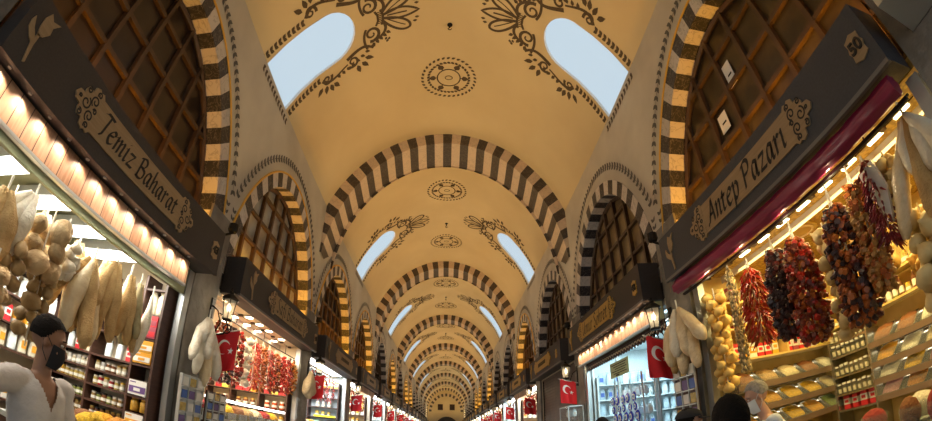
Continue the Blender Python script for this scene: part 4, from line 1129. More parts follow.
garlic_string((XR+.62, 1.50, 2.45), .40, .14, 16, 'large golden garlic cluster above the tray cabinets', 'garlic', 1.6, seed=16)
loofah_bundle('loofah_bundle', (XR-.02, 1.0, 2.90), [(0,.05,.34,.055,0,.06,'palewrap'), (0,.14,.62,.05,0,.22,'loofwrap'), (0,-.03,.40,.06,0,-.02,'palewrap'), (0,.0,.66,.06,0,.10,'loofah'), (-.03,-.08,.42,.06,0,-.08,'palewrap')], 'fat white and yellow loofahs in clear wrap at the right picture edge')
mb = MB(); mb.prism([(0,0), (.14,-.03), (.12,-.20), (.02,-.42), (-.03,-.2)], lambda u, v, w_: (w_, u, v), .03); o = mb.build('plastic_bag', M['plastic'], None); o.location = (XR-.06, 1.36, 2.83); tag(o, 'crumpled translucent plastic bag beside the maroon chillies', 'bag')
for i, y in enumerate((.75, 1.10, 1.40, 1.72, 2.02, 2.32, 2.62, 2.92, 3.25)):
    t = thing('ceiling_bar_light', (2.92, y, 3.075), 'short warm bar light in the yellow ceiling, number %s from the street end' % ['one','two','three','four','five','six','seven','eight','nine'][i], 'light')
    MB().box(-.022,.022,-.085,.085,-.012,0).build('frame', M['alu'], t); MB().box(-.015,.015,-.078,.078,-.022,-.013).build('diffuser', M['warmbar'], t)
for i, (x, y) in enumerate(((3.3,1.0), (3.6,1.9), (3.3,2.8), (3.9,2.9))):
    t = thing('ceiling_rose', (x, y, 3.075), 'round embossed disc on the yellow ceiling, %s' % ['over the loofahs','middle of the room','toward the far wall','far inner corner'][i], 'ceiling ornament')
    MB().lathe([(.20,-.015), (.20,0)], n=28).build('disc', M['yellowwall'], t); MB().tube([(.15*cos(a*.26),.15*sin(a*.26),-.018) for a in range(25)], .012, 6).build('ring', M['creamwall'], t)
for y in (1.65, 2.2, 2.8, 3.4): light('front_fill_point', 'POINT', (2.50, y, 2.86), 2.2, (1,.82,.50), .012)  # added fill points that light the hanging strings from the aisle side
light('shop_light', 'AREA', (3.4, 2.2, 3.03), 95, (1,.74,.27), 1.0, 2.8)
# end wall: boxes shelf, then tiers of glass-fronted trays
def tray_tier(sg, frame, z, cols, where, rown, tilt=.62):
    if frame[0] == 'end': _, a, b, y = frame
    else: _, x, a, b = frame
    n = int((b-a)/.285); L = b-a
    loc = (sg*(a+b)/2, y-.17, z) if frame[0] == 'end' else (sg*(x-.17), (a+b)/2, z)
    rz = 0 if frame[0] == 'end' else (PI/2 if sg == -1 else -PI/2)
    t = thing('display_case', loc, 'glass-fronted steel display tier, %s row, %s' % (rown, where), 'display case', None, rz)
    MB().box(-L/2, L/2, -.165, -.145, -.055, .005).build('front_rail', M['shutter'], t)
    MB().box(-L/2, L/2, .115, .125, -.06, .12).build('backboard', M['chrome'], t)
    MB().box(-L/2, L/2, -.164, -.161, .006, .085).build('glass_front', M['glass'], t)
    MB().box(-L/2, L/2, .09, .112, .10, .112).build('lamp_strip', M['trayglow'], t)
    for i in range(n):
        q = a+(i+.5)*L/n; c = cols[i % len(cols)]
        l = (sg*q, y-.20, z+.05) if frame[0] == 'end' else (sg*(x-.20), q, z+.05)
        o = TRAY[c].put(l, 'tray of %s sweets or spice, position %s, %s display row, %s' % (TN[c], ['one','two','three','four','five','six','seven','eight'][i], rown, where), 'tray', None, rz, (.95,.72,.55))
        o.rotation_euler = (tilt, 0, rz)
WR = 'far wall, nearest right shop'
fr = ('end', 2.80, 4.42, 3.93)
shelf_unit('shelf_unit', 1, ('end', 2.80, 4.42, 3.94), [2.10, 2.42, 2.70], 'yellow-lit wooden shelves of bright cartons on the nearest right shop\'s far wall', 'yellowwall', .3, (2.82, 3.6, 4.40), low=2.08)
row(1, fr, 2.10, ck(0,2,1,6,0)+ck(0,7), WR, 'lowest', .108, rr, sc=1.1); row(1, fr, 2.42, ck(1,7,0), WR, 'middle', .14, rr, sc=1.2); row(1, fr, 2.70, ck(7,1,7), WR, 'top', .15, rr, sc=1.2)
for i, (z, cols) in enumerate(((1.38, (8,0,0,8,4)), (1.60, (1,8,0,0,2)), (1.83, (3,7,2,3,6)))): tray_tier(1, fr, z, cols, WR, ['lowest','middle','upper'][i])
tray_tier(1, ('back', 4.47, .7, 2.95), 1.36, (9,8,5,10,6,1,9), 'back wall, near right shop', 'lowest')
tray_tier(1, ('back', 4.47, .7, 2.95), 1.53, (6,10,0,8,9,0), 'back wall, nearest right shop', 'second')
tray_tier(1, ('back', 4.47, .7, 2.95), 1.70, (2,9,6,10,2,6,8), 'back wall, nearest right shop', 'third')
tray_tier(1, ('back', 4.47, .7, 2.95), 1.90, (3,10,8,0,6,3), 'back wall, nearest right shop', 'top')
# jar cabinet on the back wall
jb = ('back', 4.44, 3.04, 3.56); WJ = 'mirrored jar cabinet, nearest right shop'
shelf_unit('jar_cabinet', 1, ('back', 4.48, 3.0, 3.60), [1.30, 1.48, 1.68, 1.90, 2.05], 'steel cabinet of clear glass jars on the back wall of the nearest right shop', 'chrome', .26, (3.01, 3.59))
def mk_clear():
    mb = MB(); mb.lathe([(.026,0), (.03,.008), (.03,.09), (.02,.10)], n=10, mi=0); mb.lathe([(.024,.10), (.024,.118)], n=10, mi=1); mb.lathe([(.022,.01), (.022,.06)], n=8, mi=2); return mb.build('glass_jar', [M['glass'], LIDS[0], JAR[5]])
CLEAR = Proto(mk_clear)
for i, z in enumerate((1.48, 1.68, 1.90, 2.05)):
    for e in (0, .09): row(1, jb, z, [(CLEAR, 'clear glass jar', 'jar')], WJ+(' front' if e else ' rear'), ROWN[i+1], .068, rr, off=e)
row(1, jb, 1.30, [(CART[0], 'red carton', 'carton')], WJ, 'bottom', .11, rr)
# upper back wall
ub = ('back', 4.44, .7, 3.6)
shelf_unit('shelf_unit', 1, ('back', 4.46, .65, 3.58), [2.22, 2.48], 'upper yellow shelf of bottles along the back of the nearest right shop', 'yellowwall', .26, (1.3, 2.1, 2.9), low=2.20)
row(1, ub, 2.22, bk(0,0,2,1)+jk((3,3)), 'upper back wall, nearest right shop', 'lower', .09, rr); row(1, ub, 2.48, jk((0,3),(3,3),(3,1)), 'upper back wall, nearest right shop', 'upper', .11, rr, sc=1.3)
counter(1, 1.6, 3.5, 'yellowwall', 'front counter with heaped sacks, nearest right shop', 1.12, .6, W+.46)
for i, (x, y, r_, c, nm) in enumerate(((3.24,2.35,.12,5,'dark red dried berries'), (3.50,2.02,.14,6,'white crystallised sugar'), (3.23,1.98,.10,3,'brown walnuts'), (3.25,1.74,.09,5,'red peppers'))):
    t = thing('glass_bowl', (x, y, 1.12), 'round bowl heaped with %s on the nearest right shop counter' % nm, 'bowl')
    MB().lathe([(r_*.6,0), (r_*.95,.03), (r_,.17), (r_*.97,.17), (r_*.9,.04)], n=20).build('bowl', M['glass'], t, True)
    hb = MB(); hb.blob((0,0,.13), (r_*.93,r_*.93,.09+.01*i), .15, 6, 18, 0, i); o = hb.build('contents', HEAP[c], t, True); o['kind'] = 'stuff'

# ================================================================== second left shop
shell(-1, 1, M['creamwall'], M['creamwall'])
for i, (x, y) in enumerate(((2.75,5.0), (3.05,5.0), (2.78,5.8), (3.05,5.85), (2.78,6.2), (3.05,6.3), (2.78,6.6), (3.02,6.7), (3.4,5.4), (3.4,6.2), (2.78,7.2), (3.0,7.4))):
    t = thing('downlight', (-x, y, 3.07), 'round recessed downlight in the second left shop ceiling, number %s from the front corner' % ['one','two','three','four','five','six','seven','eight','nine','ten','eleven','twelve'][i], 'light')
    MB().lathe([(.075,-.012), (.075,0)], n=16).build('rim', M['alu'], t); MB().lathe([(.058,-.018), (.058,-.012)], n=16).build('lens', M['warm'], t)
light('front_fill', 'AREA', (-2.42, 6.2, 3.02), 24, (1,.82,.58), .04, 2.8, rot=(0, math.radians(18), 0))  # added fill under the sign, brightens the strings from the front
light('shop_light', 'AREA', (-3.4, 6.2, 3.00), 140, (1,.80,.55), 1.0, 2.6)
hook_rail(-1, 4.75, 7.7, 2.82, 'steel rail of pepper strings across the second left shop')
specs = [('orange-red', ['pep_orange','pep_red'], 'cup'), ('black', ['pep_dark'], 'cup'), ('brown-red', ['pep_brown','pep_red'], 'cup'), ('bright red', ['pep_red'], 'long'), ('orange', ['pep_orange'], 'cup'), ('deep red', ['pep_red','pep_brown'], 'long'), ('rust', ['pep_brown','pep_orange'], 'cup'), ('scarlet', ['pep_red'], 'cup'), ('maroon', ['pep_maroon','pep_red'], 'long'), ('amber', ['pep_orange','pep_tan'], 'cup')]
for i, (nm, ms, sty) in enumerate(specs):
    y = 4.82+i*.275+(.30 if i > 2 else 0)
    pepper_string('pepper_string', (-(W+.02), y, 2.80), .80-.02*i, .085, [M[q] for q in ms], 150, '%s vegetable string, number %s from the near pillar, second left shop' % (nm, ['one','two','three','four','five','six','seven','eight','nine','ten'][i]), sty, seed=30+i, top=.06)
garlic_string((-(W+.02), 5.62, 2.74), .66, .06, 14, 'white garlic string among red peppers in the second left shop', 'palewrap', 1.3, seed=21)
gourds((-(W+.1), 5.78, 2.62), 3, 'string of pale bottle gourds among the peppers, second left shop', sc=1.0, m='loofwrap', seed=22)
e2 = ('end', 2.78, 4.42, 7.92); W2 = 'far wall, second left shop'
shelf_unit('shelf_unit', -1, ('end', 2.74, 4.44, 7.94), [1.1, 1.35, 1.6, 1.85, 2.12, 2.40, 2.68], 'brown shelves of jars on the far wall of the second left shop', uprights=(2.75, 3.3, 3.9, 4.43))
for i, (z, kd) in enumerate([(1.35, jk((0,0),(1,0))), (1.6, jk((3,0),(0,1))), (1.85, jk((4,1),(1,0))), (2.12, ck(1,0,6)), (2.40, jk((0,2),(3,2))), (2.68, jk((1,0),(0,0)))]): row(-1, e2, z, kd, W2, ROWN[i+1], .14, rr, sc=1.5)
counter(-1, 4.7, 7.6, 'dkwood', 'lit glass-topped front counter of the second left shop', 1.55, .5)
for i in range(8):
    y = 4.9+i*.34; c = (5,1,0,3,7,2,5,8)[i]
    TRAY[c].put((-2.9, y, 1.553), 'tray of %s goods on the second left counter, position %s' % (TN[c], ['one','two','three','four','five','six','seven','eight'][i]), 'tray', None, PI/2, (1,1,2))
for i in range(3):
    mb = MB(); mb.box(-.02,.02,-.42,.42,-.015,.015); o = mb.build('counter_light', M['strip']); o.location = (-2.72, 5.2+i*.95, 1.80); tag(o, 'thin bright strip light over the second left counter, %s of three' % ['nearest','middle','farthest'][i], 'light')
    mb = MB(); mb.box(-.3,.04,-.45,.45,.016,.024); o = mb.build('glass_shelf', M['glass']); o.location = (-2.74, 5.2+i*.95, 1.80); tag(o, 'glass shelf over the second left counter, %s of three' % ['nearest','middle','farthest'][i], 'shelf')

# ================================================================== second right shop
shell(1, 1, M['whitewall'], M['whitewall'])
light('shop_light', 'AREA', (3.4, 6.2, 3.03), 95, (.72,.92,1), 1.2, 2.8)
for i, y in enumerate((5.0, 5.8, 6.6, 7.4)):
    t = thing('ceiling_light', (3.2, y, 3.07), 'cool white ceiling panel of the second right shop, %s from the front' % ORD[i].replace('nearest','first'), 'light')
    MB().box(-.32,.32,-.12,.12,-.02,0).build('frame', M['alu'], t); MB().box(-.30,.30,-.10,.10,-.03,-.021).build('diffuser', M['cool'], t)
e3 = ('end', 2.80, 4.42, 7.92); W3 = 'far wall, second right shop'
shelf_unit('shelf_unit', 1, ('end', 2.76, 4.44, 7.94), [1.0, 1.28, 1.56, 1.85, 2.14, 2.42], 'white shelves of pale packets on the second right shop\'s far wall', 'whitewall', .3, (2.77, 4.43))
for i, z in enumerate([1.0, 1.28, 1.56, 1.85, 2.14, 2.42]): row(1, e3, z, pk(0,1,2,0,3), W3, ROWN[i], .15, rr, sc=1.15)
# glass front and valance
t = thing('shop_window', (W+.06, 6.3, 0), 'tall clear glass front of the pale blue-lit second right shop', 'glass front')
MB().box(-.006,.006,-1.05,1.40,.9,2.74).build('glass_pane', M['glass'], t)
mb = MB()
for y in (-1.07, .2, 1.42): mb.box(-.02,.02,y-.02,y+.02,0,2.76)
mb.build('frame', M['alu'], t)
mb = MB(); nS = 30; y0, y1 = 4.62, 7.76
for i in range(nS):
    a = y0+(y1-y0)*i/nS; b = y0+(y1-y0)*(i+1)/nS; 
    P = [(a, 2.80), (b, 2.80), (b, 2.73)]+[(b-(b-a)*j/6, 2.73-.04*sin(PI*j/6)) for j in range(1, 6)]+[(a, 2.73)]
    mb.prism(P, lambda u, v, w_: (W-.02+w_, u, v), .012)
    for j in range(3): mb.blob((W-.024, a+(b-a)*(.2+.3*j), 2.765-.02*(j % 2)), (.006,.016,.016), 0, 1, 6, 1)
mb.box(2.613, 2.638, y0, y1, 2.795, 3.05)
o = mb.build('valance', [M['dkwood'], M['creamwall']], loc=(W, 6.2, 2.75)); tag(o, 'brown scalloped lace valance under the lit wood fascia, second right shop', 'valance')
mb = MB(); mb.box(-.003,.003,-.38,.38,-.24,0, 0)
for r_ in range(5): mb.box(-.007,-.003,-.30+.05*(r_ % 2),.30-.07*(r_ % 3),-.05-.035*r_,-.038-.035*r_, 1)
mb.box(-.007,-.003,.0,.14,-.225,-.20,1)
o = mb.build('paper_notice', [mat('notice_paper', (.52,.60,.34), .7), M['ink']]); o.location = (W-.0, 6.3, 2.64); tag(o, 'green paper notice hanging under the scalloped valance', 'notice')
# evil-eye beads and their glass shelf stand
t = thing('bead_stand', (2.46, 5.30, 0), 'glass-shelved stand of blue and white evil-eye beads before the second right shop', 'display stand')
for z in (1.5, 1.75, 2.0, 2.22): MB().box(-.12,.12,-.45,.45,z-.008,z).build('glass_shelf', M['glass'], t)
mb = MB()
for x in (-.11, .11):
    for y in (-.44, .44): mb.box(x-.008,x+.008,y-.008,y+.008,0,2.26)
mb.build('frame', M['alu'], t)
bl_ = mat('bead_blue', (.01,.03,.42), .15); bw = mat('bead_white', (.8,.86,.9), .2); bc = mat('bead_light_blue', (.2,.5,.8), .2)
def mk_bead():
    mb = MB(); 
    R90 = Matrix.Rotation(-PI/2, 4, 'Y')
    mb.lathe([(.05,-.008), (.06,0), (.05,.008)], n=18, mi=0, M_=R90); mb.lathe([(.03,.0), (.032,.011)], n=14, mi=1, M_=R90); mb.lathe([(.018,.0), (.019,.014)], n=12, mi=2, M_=R90); mb.lathe([(.009,.0), (.009,.017)], n=8, mi=0, M_=R90)
    mb.tube([(0,0,.055), (0,0,.16)], .003, 4, 1)
    return mb.build('evil_eye_bead', [bl_, bw, bc])
BEAD = Proto(mk_bead)
for i in range(26):
    z = (1.50, 1.62, 1.74, 1.86, 1.98)[i % 5]; BEAD.put((2.31-.01*(i % 2), 4.90+i*.036, z), 'round blue glass evil-eye bead with white ring hanging on the stand', 'bead', 'evil-eye beads on the stand', 0, .8+.5*((i*7) % 5)/5)
for i in range(12): PACK[i % 3].put((2.46, 4.92+i*.07, (1.75, 2.0)[i % 2]), '%s packet on the evil-eye bead stand' % PN[i % 3], 'packet', 'packets on the bead stand', 0, .6)
# rack of small cards on the first right pillar, stand on the left pillar
def rack(sg, y, z0, z1, label, m='dkwood'):
    t = thing('card_rack', (sg*2.52, y, z0), label, 'rack')
    H = z1-z0; MB().box(-.012,.012,-.22,.22,0,H).box(0,sg*.13,-.02,.02,H*.4,H*.45).build('backboard', M[m], t)
    mb = MB()
    for i in range(5): mb.box(-sg*.012,-sg*.05,-.22,.22,H*i/5,H*i/5+.012)
    for y_ in (-.22,-.07,.08,.22): mb.box(-sg*.012,-sg*.03,y_-.006,y_+.006,0,H)
    mb.build('divider', M['alu'], t)
    for i in range(5):
        for j in range(3):
            mb = MB(); mb.box(-sg*.016,-sg*.026,-.20+.15*j,-.09+.15*j,H*i/5+.02,H*i/5+H/5*.8); mb.build('card', [BOX[2], BOX[5], BOX[3], LIDS[0], JAR[3]][(i*2+j) % 5], t)
rack(1, 4.12, 1.45, 2.20, 'dark rack of small bright cards on the first right pillar')
rack(-1, 4.10, 1.30, 1.95, 'small rack of trinkets below the white loofahs, first left pillar', 'alu')
rack(-1, 4.66, 1.30, 1.85, 'glass-fronted trinket rack beyond the first left pillar', 'dkwood')

# ================================================================== third right shop: closed shutter
t = thing('roller_shutter', (W+.08, 10.2, 0), 'closed brown roller shutter of the third right shop', 'shutter')
mb = MB(); zs_ = [0+.075*i for i in range(41)]
for z in zs_: mb.box(-.02,.01,-1.60,1.72,z,z+.06); mb.box(-.005,.02,-1.60,1.72,z+.055,z+.08)
mb.build('slats', M['shutter'], t); MB().box(-.04,.04,-1.68,-1.60,0,3.05).build('guide_rail', M['iron'], t); MB().box(-.04,.04,1.72,1.78,0,3.05).build('guide_rail', M['iron'], t)
shell(1, 2, M['creamwall'], M['creamwall'])
t = thing('display_stand', (2.42, 8.25, 0), 'small glass display case on legs before the closed shutter', 'display case')
MB().box(-.14,.14,-.3,.3,1.2,2.08).build('glass_box', M['glass'], t)
mb = MB()
for x in (-.14,.14):
    for y in (-.3,.3): mb.box(x-.01,x+.01,y-.01,y+.01,0,2.1)
mb.box(-.15,.15,-.31,.31,2.08,2.10); mb.build('frame', M['alu'], t)
for z in (1.4, 1.65, 1.9): MB().box(-.13,.13,-.29,.29,z-.006,z).build('shelf', M['glass'], t)
for i in range(9): PACK[(0,2,4)[i % 3]].put((2.42, 8.03+.22*(i % 3), (1.4,1.65,1.9)[i//3]), 'small %s packet in the glass case before the shutter' % ['pale blue','white','cream'][i % 3], 'packet', 'packets in the glass case', 0, .7)

# ================================================================== the other shops
light_cols = {-1: [(1,.95,.88),(1,.85,.7),(.95,.97,1),(1,.9,.8)], 1: [(.85,.95,1),(1,.9,.75),(1,.95,.85),(1,.88,.7)]}
for k in range(2, NB):
    for sg in (-1, 1):
        if sg == 1 and k == 2: continue
        if sg == -1 or True:
            shell(sg, k, M['whitewall'] if (k+sg) % 2 else M['creamwall'], M['whitewall'])
        who = '%s %s shop' % (ORD[k], SIDE[sg])
        lc = light_cols[sg][k % 4]
        light('shop_light', 'AREA', (sg*3.3, 4*k+2.3, 3.03), 150 if k < 8 else 170, lc, 1.0, 2.8)
        # ceiling panel at the front of the opening
        t = thing('ceiling_light', (sg*2.86, 4*k+2.25, 3.07), 'slatted white light panel along the front of the %s' % who, 'light')
        MB().box(-.14,.14,-1.5,1.5,-.015,0).build('frame', M['alu'], t)
        mb = MB()
        for i in range(5): mb.box(-.125+.055*i,-.090+.055*i,-1.45,1.45,-.025,-.016)
        mb.build('diffuser', M['strip'], t)
        if k % 2 == 1 or (sg == -1 and k == 3):
            mb = MB(); mb.box(-.02,.04,-1.6,1.6,-.17,0); o = mb.build('fascia_board', M['wood'] if k < 5 else M['creamwall']); o.location = (sg*2.52, 4*k+2.3, 3.02); tag(o, 'pale fascia board under the signboard of the %s' % who, 'fascia')
        post(sg, 4*k+3.86, M['alu'], 'grey upright post at far edge of the %s' % who)
        fe = ('end', 2.78, 4.42, 4*k+3.93); zz = [1.35, 1.62, 1.9, 2.17, 2.43, 2.70] if k < 5 else [1.5, 1.9, 2.3, 2.65]
        shelf_unit('shelf_unit', sg, ('end', 2.76, 4.44, 4*k+3.94), zz, '%s shelves on the far wall of the %s' % (['brown','white'][(k+sg) % 2 if k > 2 else 0], who), ['dkwood','whitewall'][(k+sg) % 2 if k > 2 else 0], .28, (2.77, 3.6, 4.43))
        opts = [jk((0,0),(1,0),(5,0),(4,1)), jk((3,1),(3,3),(0,1)), ck(0,1,6,2), pk(2,4,0), jk((4,2),(2,1)), ck(2,6,4,0)]
        for i, z in enumerate(zz):
            if k >= 9 and i % 2: continue
            kd = opts[(i*2+k) % 6] if not (k == 2 and sg == -1) else [jk((4,2),(2,2)), jk((3,3),(0,3)), jk((3,3),(3,1)), jk((5,0),(1,0)), jk((4,0),(8,0)), ck(1,7,1)][i]
            row(sg, fe, z, kd, 'far wall of the '+who, ROWN[i], .16 if k < 4 else (.28 if kd[0][2] != 'jar' else .5), rr, sc=1.6 if kd[0][2] == 'jar' else 1.25) if k < 9 else None
        counter(sg, 4*k+.7, 4*k+3.6, ['dkwood','whitewall'][k % 2], 'front counter of the %s' % who, 1.5, .5)
        for i in range(5 if k < 8 else 3):
            c = (k*3+i*2) % len(TRAY); TRAY[c].put((sg*2.9, 4*k+1+i*(.58 if k < 8 else .9), 1.503), 'tray of %s goods on the counter of the %s, position %s' % (TN[c], who, ['one','two','three','four','five'][i]), 'tray', None, PI/2, (1.2,1.4,2.6))
        for i in range(3 if k < 8 else 1):
            nm, ms, sty = specs[(k+i*3+(sg > 0)) % len(specs)]
            pepper_string('pepper_string', (sg*(W+.03), 4*k+1.0+i*.75, 2.86), .6, .08, [M[q] for q in ms], 70, '%s dried vegetable string in the %s, number %s from its near side' % (nm, who, ['one','two','three'][i]), sty, seed=k*10+i, top=.04)
loofah_bundle('loofah_bundle', (-2.46, 8.08, 2.66), [(0,-.08,.46,.07,0,-.12,'loofwrap'), (0,.0,.52,.08,0,.02,'loofwrap'), (0,.08,.44,.07,0,.14,'loofwrap')], 'cream loofah bundle on the pillar between second and third left shops')
mb = MB(); mb.box(-.3,.3,-.012,.012,0,.05); o = mb.build('yellow_strip', mat('yellow_strip', (.75,.62,.02), .5)); o.location = (-3.1, 11.62, 1.9); tag(o, 'bright yellow price strip on the third left shop shelves', 'strip')
for i, (y, z, w_, h_) in enumerate(((2.88, 4.38, .16, .22), (2.50, 4.72, .14, .30))):
    mb = MB(); mb.box(-.002,.002,-w_/2,w_/2,-h_/2,h_/2,0); mb.box(-.004,-.002,-w_*.3,w_*.2,-.02,.0,1)
    o = mb.build('paper_sheet', [M['flagwhite'], M['ink']]); o.location = (W+.235, y, z); tag(o, 'white paper sheet stuck inside the nearest right lunette window, %s' % ['lower one','upper one'][i], 'paper')
# iron hooks in the vault
def mk_hook():
    mb = MB(); mb.tube([(0,0,0), (0,0,-.10)], .014, 6); mb.lathe([(.05,-.015), (.05,0)], n=10); mb.tube([(.03*cos(a), 0, -.13+.03*sin(a)) for a in [PI/2+i*.45 for i in range(12)]], .009, 5)
    return mb.build('ceiling_hook', M['iron'])
HK = Proto(mk_hook)
for k in range(0, 8): HK.put((0, .31+8*k+4.7, VZ+VB), 'small iron hook at the crown of the vault, %s bay' % ORD[k].replace('nearest','first'), 'hook')

# ------------------------------------------------------------------ people
def capsule(mb, a, b, ra, rb, n=14, mi=0):
    a, b = Vector(a), Vector(b); d = (b-a); L = d.length or 1e-6; d = d/L
    pts = []; rr = []
    for i in range(5): t = PI/2*i/4; pts.append(a-d*ra*cos(t)); rr.append(max(.001, ra*sin(t)))
    for i in range(1, 5): t = PI/2*i/4; pts.append(b+d*rb*sin(t)); rr.append(max(.001, rb*cos(t)))
    pts.insert(5, a+(b-a)*.98+d*0) if False else None
    mb.tube(pts, rr, n, mi)
def remeshed(mb, name, mats, parent, voxel, smooth=4, keep=None):
    tmp = mb.build('tmp', mats); md = tmp.modifiers.new('r', 'REMESH'); md.mode = 'VOXEL'; md.voxel_size = voxel
    ms = tmp.modifiers.new('s', 'SMOOTH'); ms.factor = .5; ms.iterations = smooth
    bpy.context.view_layer.update(); dg = bpy.context.evaluated_depsgraph_get()
    me = bpy.data.meshes.new_from_object(tmp.evaluated_get(dg)); bpy.data.objects.remove(tmp)
    vs_ = [tuple(v.co) for v in me.vertices]; fs = [tuple(p.vertices) for p in me.polygons]
    if keep:
        fs = [f for f in fs if keep(sum((Vector(vs_[i]) for i in f), Vector())/len(f))]
        used = sorted({i for f in fs for i in f}); mp = {i: j for j, i in enumerate(used)}; vs_ = [vs_[i] for i in used]; fs = [tuple(mp[i] for i in f) for f in fs]
    o = MB().add(vs_, fs).build(name, mats, parent, True); return o
def person(loc, heading, H, label, skin='skin', shirt='shirt', pants='jeans', hair='hair', head_turn=0, head_down=0, arms=None, mask=None, cap=False, vneck=False, lean=0, bald=False, beard=False, build=1.0):
    t = thing('person', (loc[0], loc[1], 0), label, 'person', None, heading)
    S = H/1.75; sh = 1.43*S; hip = .92*S
    # local: faces +x, left is +y
    lx = lean
    def P(x, y, z): return Vector((x+lx*max(0, z-hip), y, z))
    neck = P(0, 0, sh+.03); hc = P(.02, 0, H-.125*S)
    arms = arms or {-1: [(0,-.02,-.29), (.05,0,-.25)], 1: [(0,.02,-.29), (.05,0,-.25)]}
    body = MB(); cl = MB(); pn = MB()
    tors = [(hip-.02, .105, .155), (hip+.10, .10, .145), (hip+.24, .105, .15), (sh-.16, .118, .175), (sh-.06, .105, .175), (sh, .075, .13), (sh+.03, .055, .075)]
    def lathe_t(mb, grow, z0=None, z1=None):
        rows = [r for r in tors if (z0 is None or r[0] >= z0) and (z1 is None or r[0] <= z1)]
        n = 24; o = len(mb.v)
        for z, rx, ry in rows:
            for k in range(n):
                a = 2*PI*k/n; p = P((rx+grow)*cos(a)*build, (ry+grow)*sin(a)*build, z); mb.v.append(tuple(p))
        for i in range(len(rows)-1):
            for k in range(n): mb.f.append((o+i*n+k, o+i*n+(k+1) % n, o+(i+1)*n+(k+1) % n, o+(i+1)*n+k)); mb.m.append(0)
        mb.f.append(tuple(o+k for k in range(n))[::-1]); mb.m.append(0); mb.f.append(tuple(o+(len(rows)-1)*n+k for k in range(n))); mb.m.append(0)
    lathe_t(body, -.004); lathe_t(cl, .014, None, sh+.01)
    capsule(body, neck-Vector((0,0,.04)), hc-Vector((.01,0,.06)), .058*S, .055*S)
    # head
    R = Matrix.Rotation(head_turn, 4, 'Z') @ Matrix.Rotation(head_down, 4, 'Y')
    def HP(x, y, z): return hc+(R @ Vector((x*S, y*S, z*S)))
    def hb(mb, x, y, z, r): mb.blob(HP(x, y, z), tuple(q*S for q in r), 0, 1, 20, 0, 0, R)
    hb(body, -.015, 0, .03, (.098,.078,.092)); hb(body, .025, 0, -.035, (.068,.058,.085)); hb(body, .045, 0, -.085, (.035,.036,.028))
    capsule(body, HP(.085,0,.015), HP(.112,0,-.028), .008*S, .014*S); hb(body, .075, 0, .03, (.022,.055,.012)); hb(body, .088, 0, -.062, (.012,.026,.010))
    for e in (-1, 1): hb(body, -.005, e*.078, -.005, (.018,.010,.032)); hb(body, .06, e*.04, -.03, (.02,.018,.02))
    # arms and hands
    for e in (-1, 1):
        s0 = P(0, e*.185*S*build, sh-.03); up, fo = arms[e]
        el = s0+Vector(up)*S; wr = el+Vector(fo)*S; d = (wr-el).normalized()
        capsule(body, s0, el, .048*S, .040*S); capsule(body, el, wr, .040*S, .026*S)
        q = Vector((0,0,1)); side = d.cross(q); side = side.normalized() if side.length > .1 else Vector((0,1,0)); nrm = side.cross(d).normalized()
        capsule(body, wr-d*.01, wr+d*.05, .026*S, .030*S)
        for j in range(4):
            b0 = wr+d*.06+side*(.027-.018*j); L = (.062,.075,.070,.052)[j]
            m1 = b0+d*L*.5-nrm*.008; capsule(body, b0-d*.03, m1, .0115, .0105, 8); capsule(body, m1, m1+d*L*.4-nrm*.022, .0105, .009, 8)
        th = wr+d*.015+side*.03*e; capsule(body, th-side*.01*e, th+side*.02*e+d*.035, .013, .012, 8); capsule(body, th+side*.02*e+d*.035, th+side*.022*e+d*.062-nrm*.01, .012, .010, 8)
        # sleeve
        capsule(cl, s0+Vector((0,-e*.03,0)), s0+(el-s0)*.78, .068*S, .066*S)
        capsule(cl, P(0, e*.10, sh-.03), s0, .062*S, .064*S)
    # legs, feet
    for e in (-1, 1):
        h0 = Vector((0, e*.09, hip-.03)); kn = Vector((.02, e*.10, .48*S)); an = Vector((-.01, e*.11, .09))
        capsule(body, h0, kn, .088*S, .055*S); capsule(body, kn, an, .055*S, .036*S); capsule(body, an+Vector((-.03,0,-.045)), an+Vector((.15,0,-.055)), .036, .030)
        capsule(pn, h0, kn, .100*S, .070*S); capsule(pn, kn, an+Vector((0,0,.04)), .070*S, .058*S)
    pn.blob((0,0,hip), (.125*build,.17*build,.12), 0, 1, 20)
    remeshed(body, 'body', M[skin], t, .0085)
    def keep(c):
        if c.z < hip-.10: return False
        if vneck:
            top = sh+.01; dz = top-c.z
            if c.x > lx*max(0, c.z-hip)+.02 and dz < .15 and abs(c.y) < .085*(1-dz/.15): return False
        return True
    nb = MB(); 
    top = remeshed(cl, 'shirt', M[shirt], t, .010, 4, lambda c: keep(c) and not (c.z > sh-.005 and math.hypot(c.x-neck.x, c.y) < .075))
    remeshed(pn, 'trousers', M[pants], t, .016, 3)
    sb = MB()
    for e in (-1, 1): sb.blob((.05, e*.11, .045), (.14,.05,.045), 0, 1, 16)
    sb.build('shoes', M['blackcloth'], t, True)
    # hair cap
    hm = MB(); n1, n2 = 64, 44
    for i in range(n2+1):
        th = PI*.68*i/n2
        for k in range(n1):
            a = 2*PI*k/n1; g = 1.0+.03*noise.noise(Vector((a*3, th*5, 0)))
            x, y, z = sin(th)*cos(a)*.106*g-.017, sin(th)*sin(a)*.086*g, .032+cos(th)*.101*g; hm.v.append(tuple(HP(x, y, z)))
    for i in range(n2):
        for k in range(n1):
            a = 2*PI*(k+.5)/n1; th = PI*.68*(i+.5)/n2; q_ = max(0, min(1, (.75-cos(a))/.9)); lim = PI*(.33+.27*q_*q_*(3-2*q_))
            if th < lim: hm.f.append((i*n1+k, (i+1)*n1+k, (i+1)*n1+(k+1) % n1, i*n1+(k+1) % n1)); hm.m.append(0)
    hm.build('hair', M[hair], t, True)
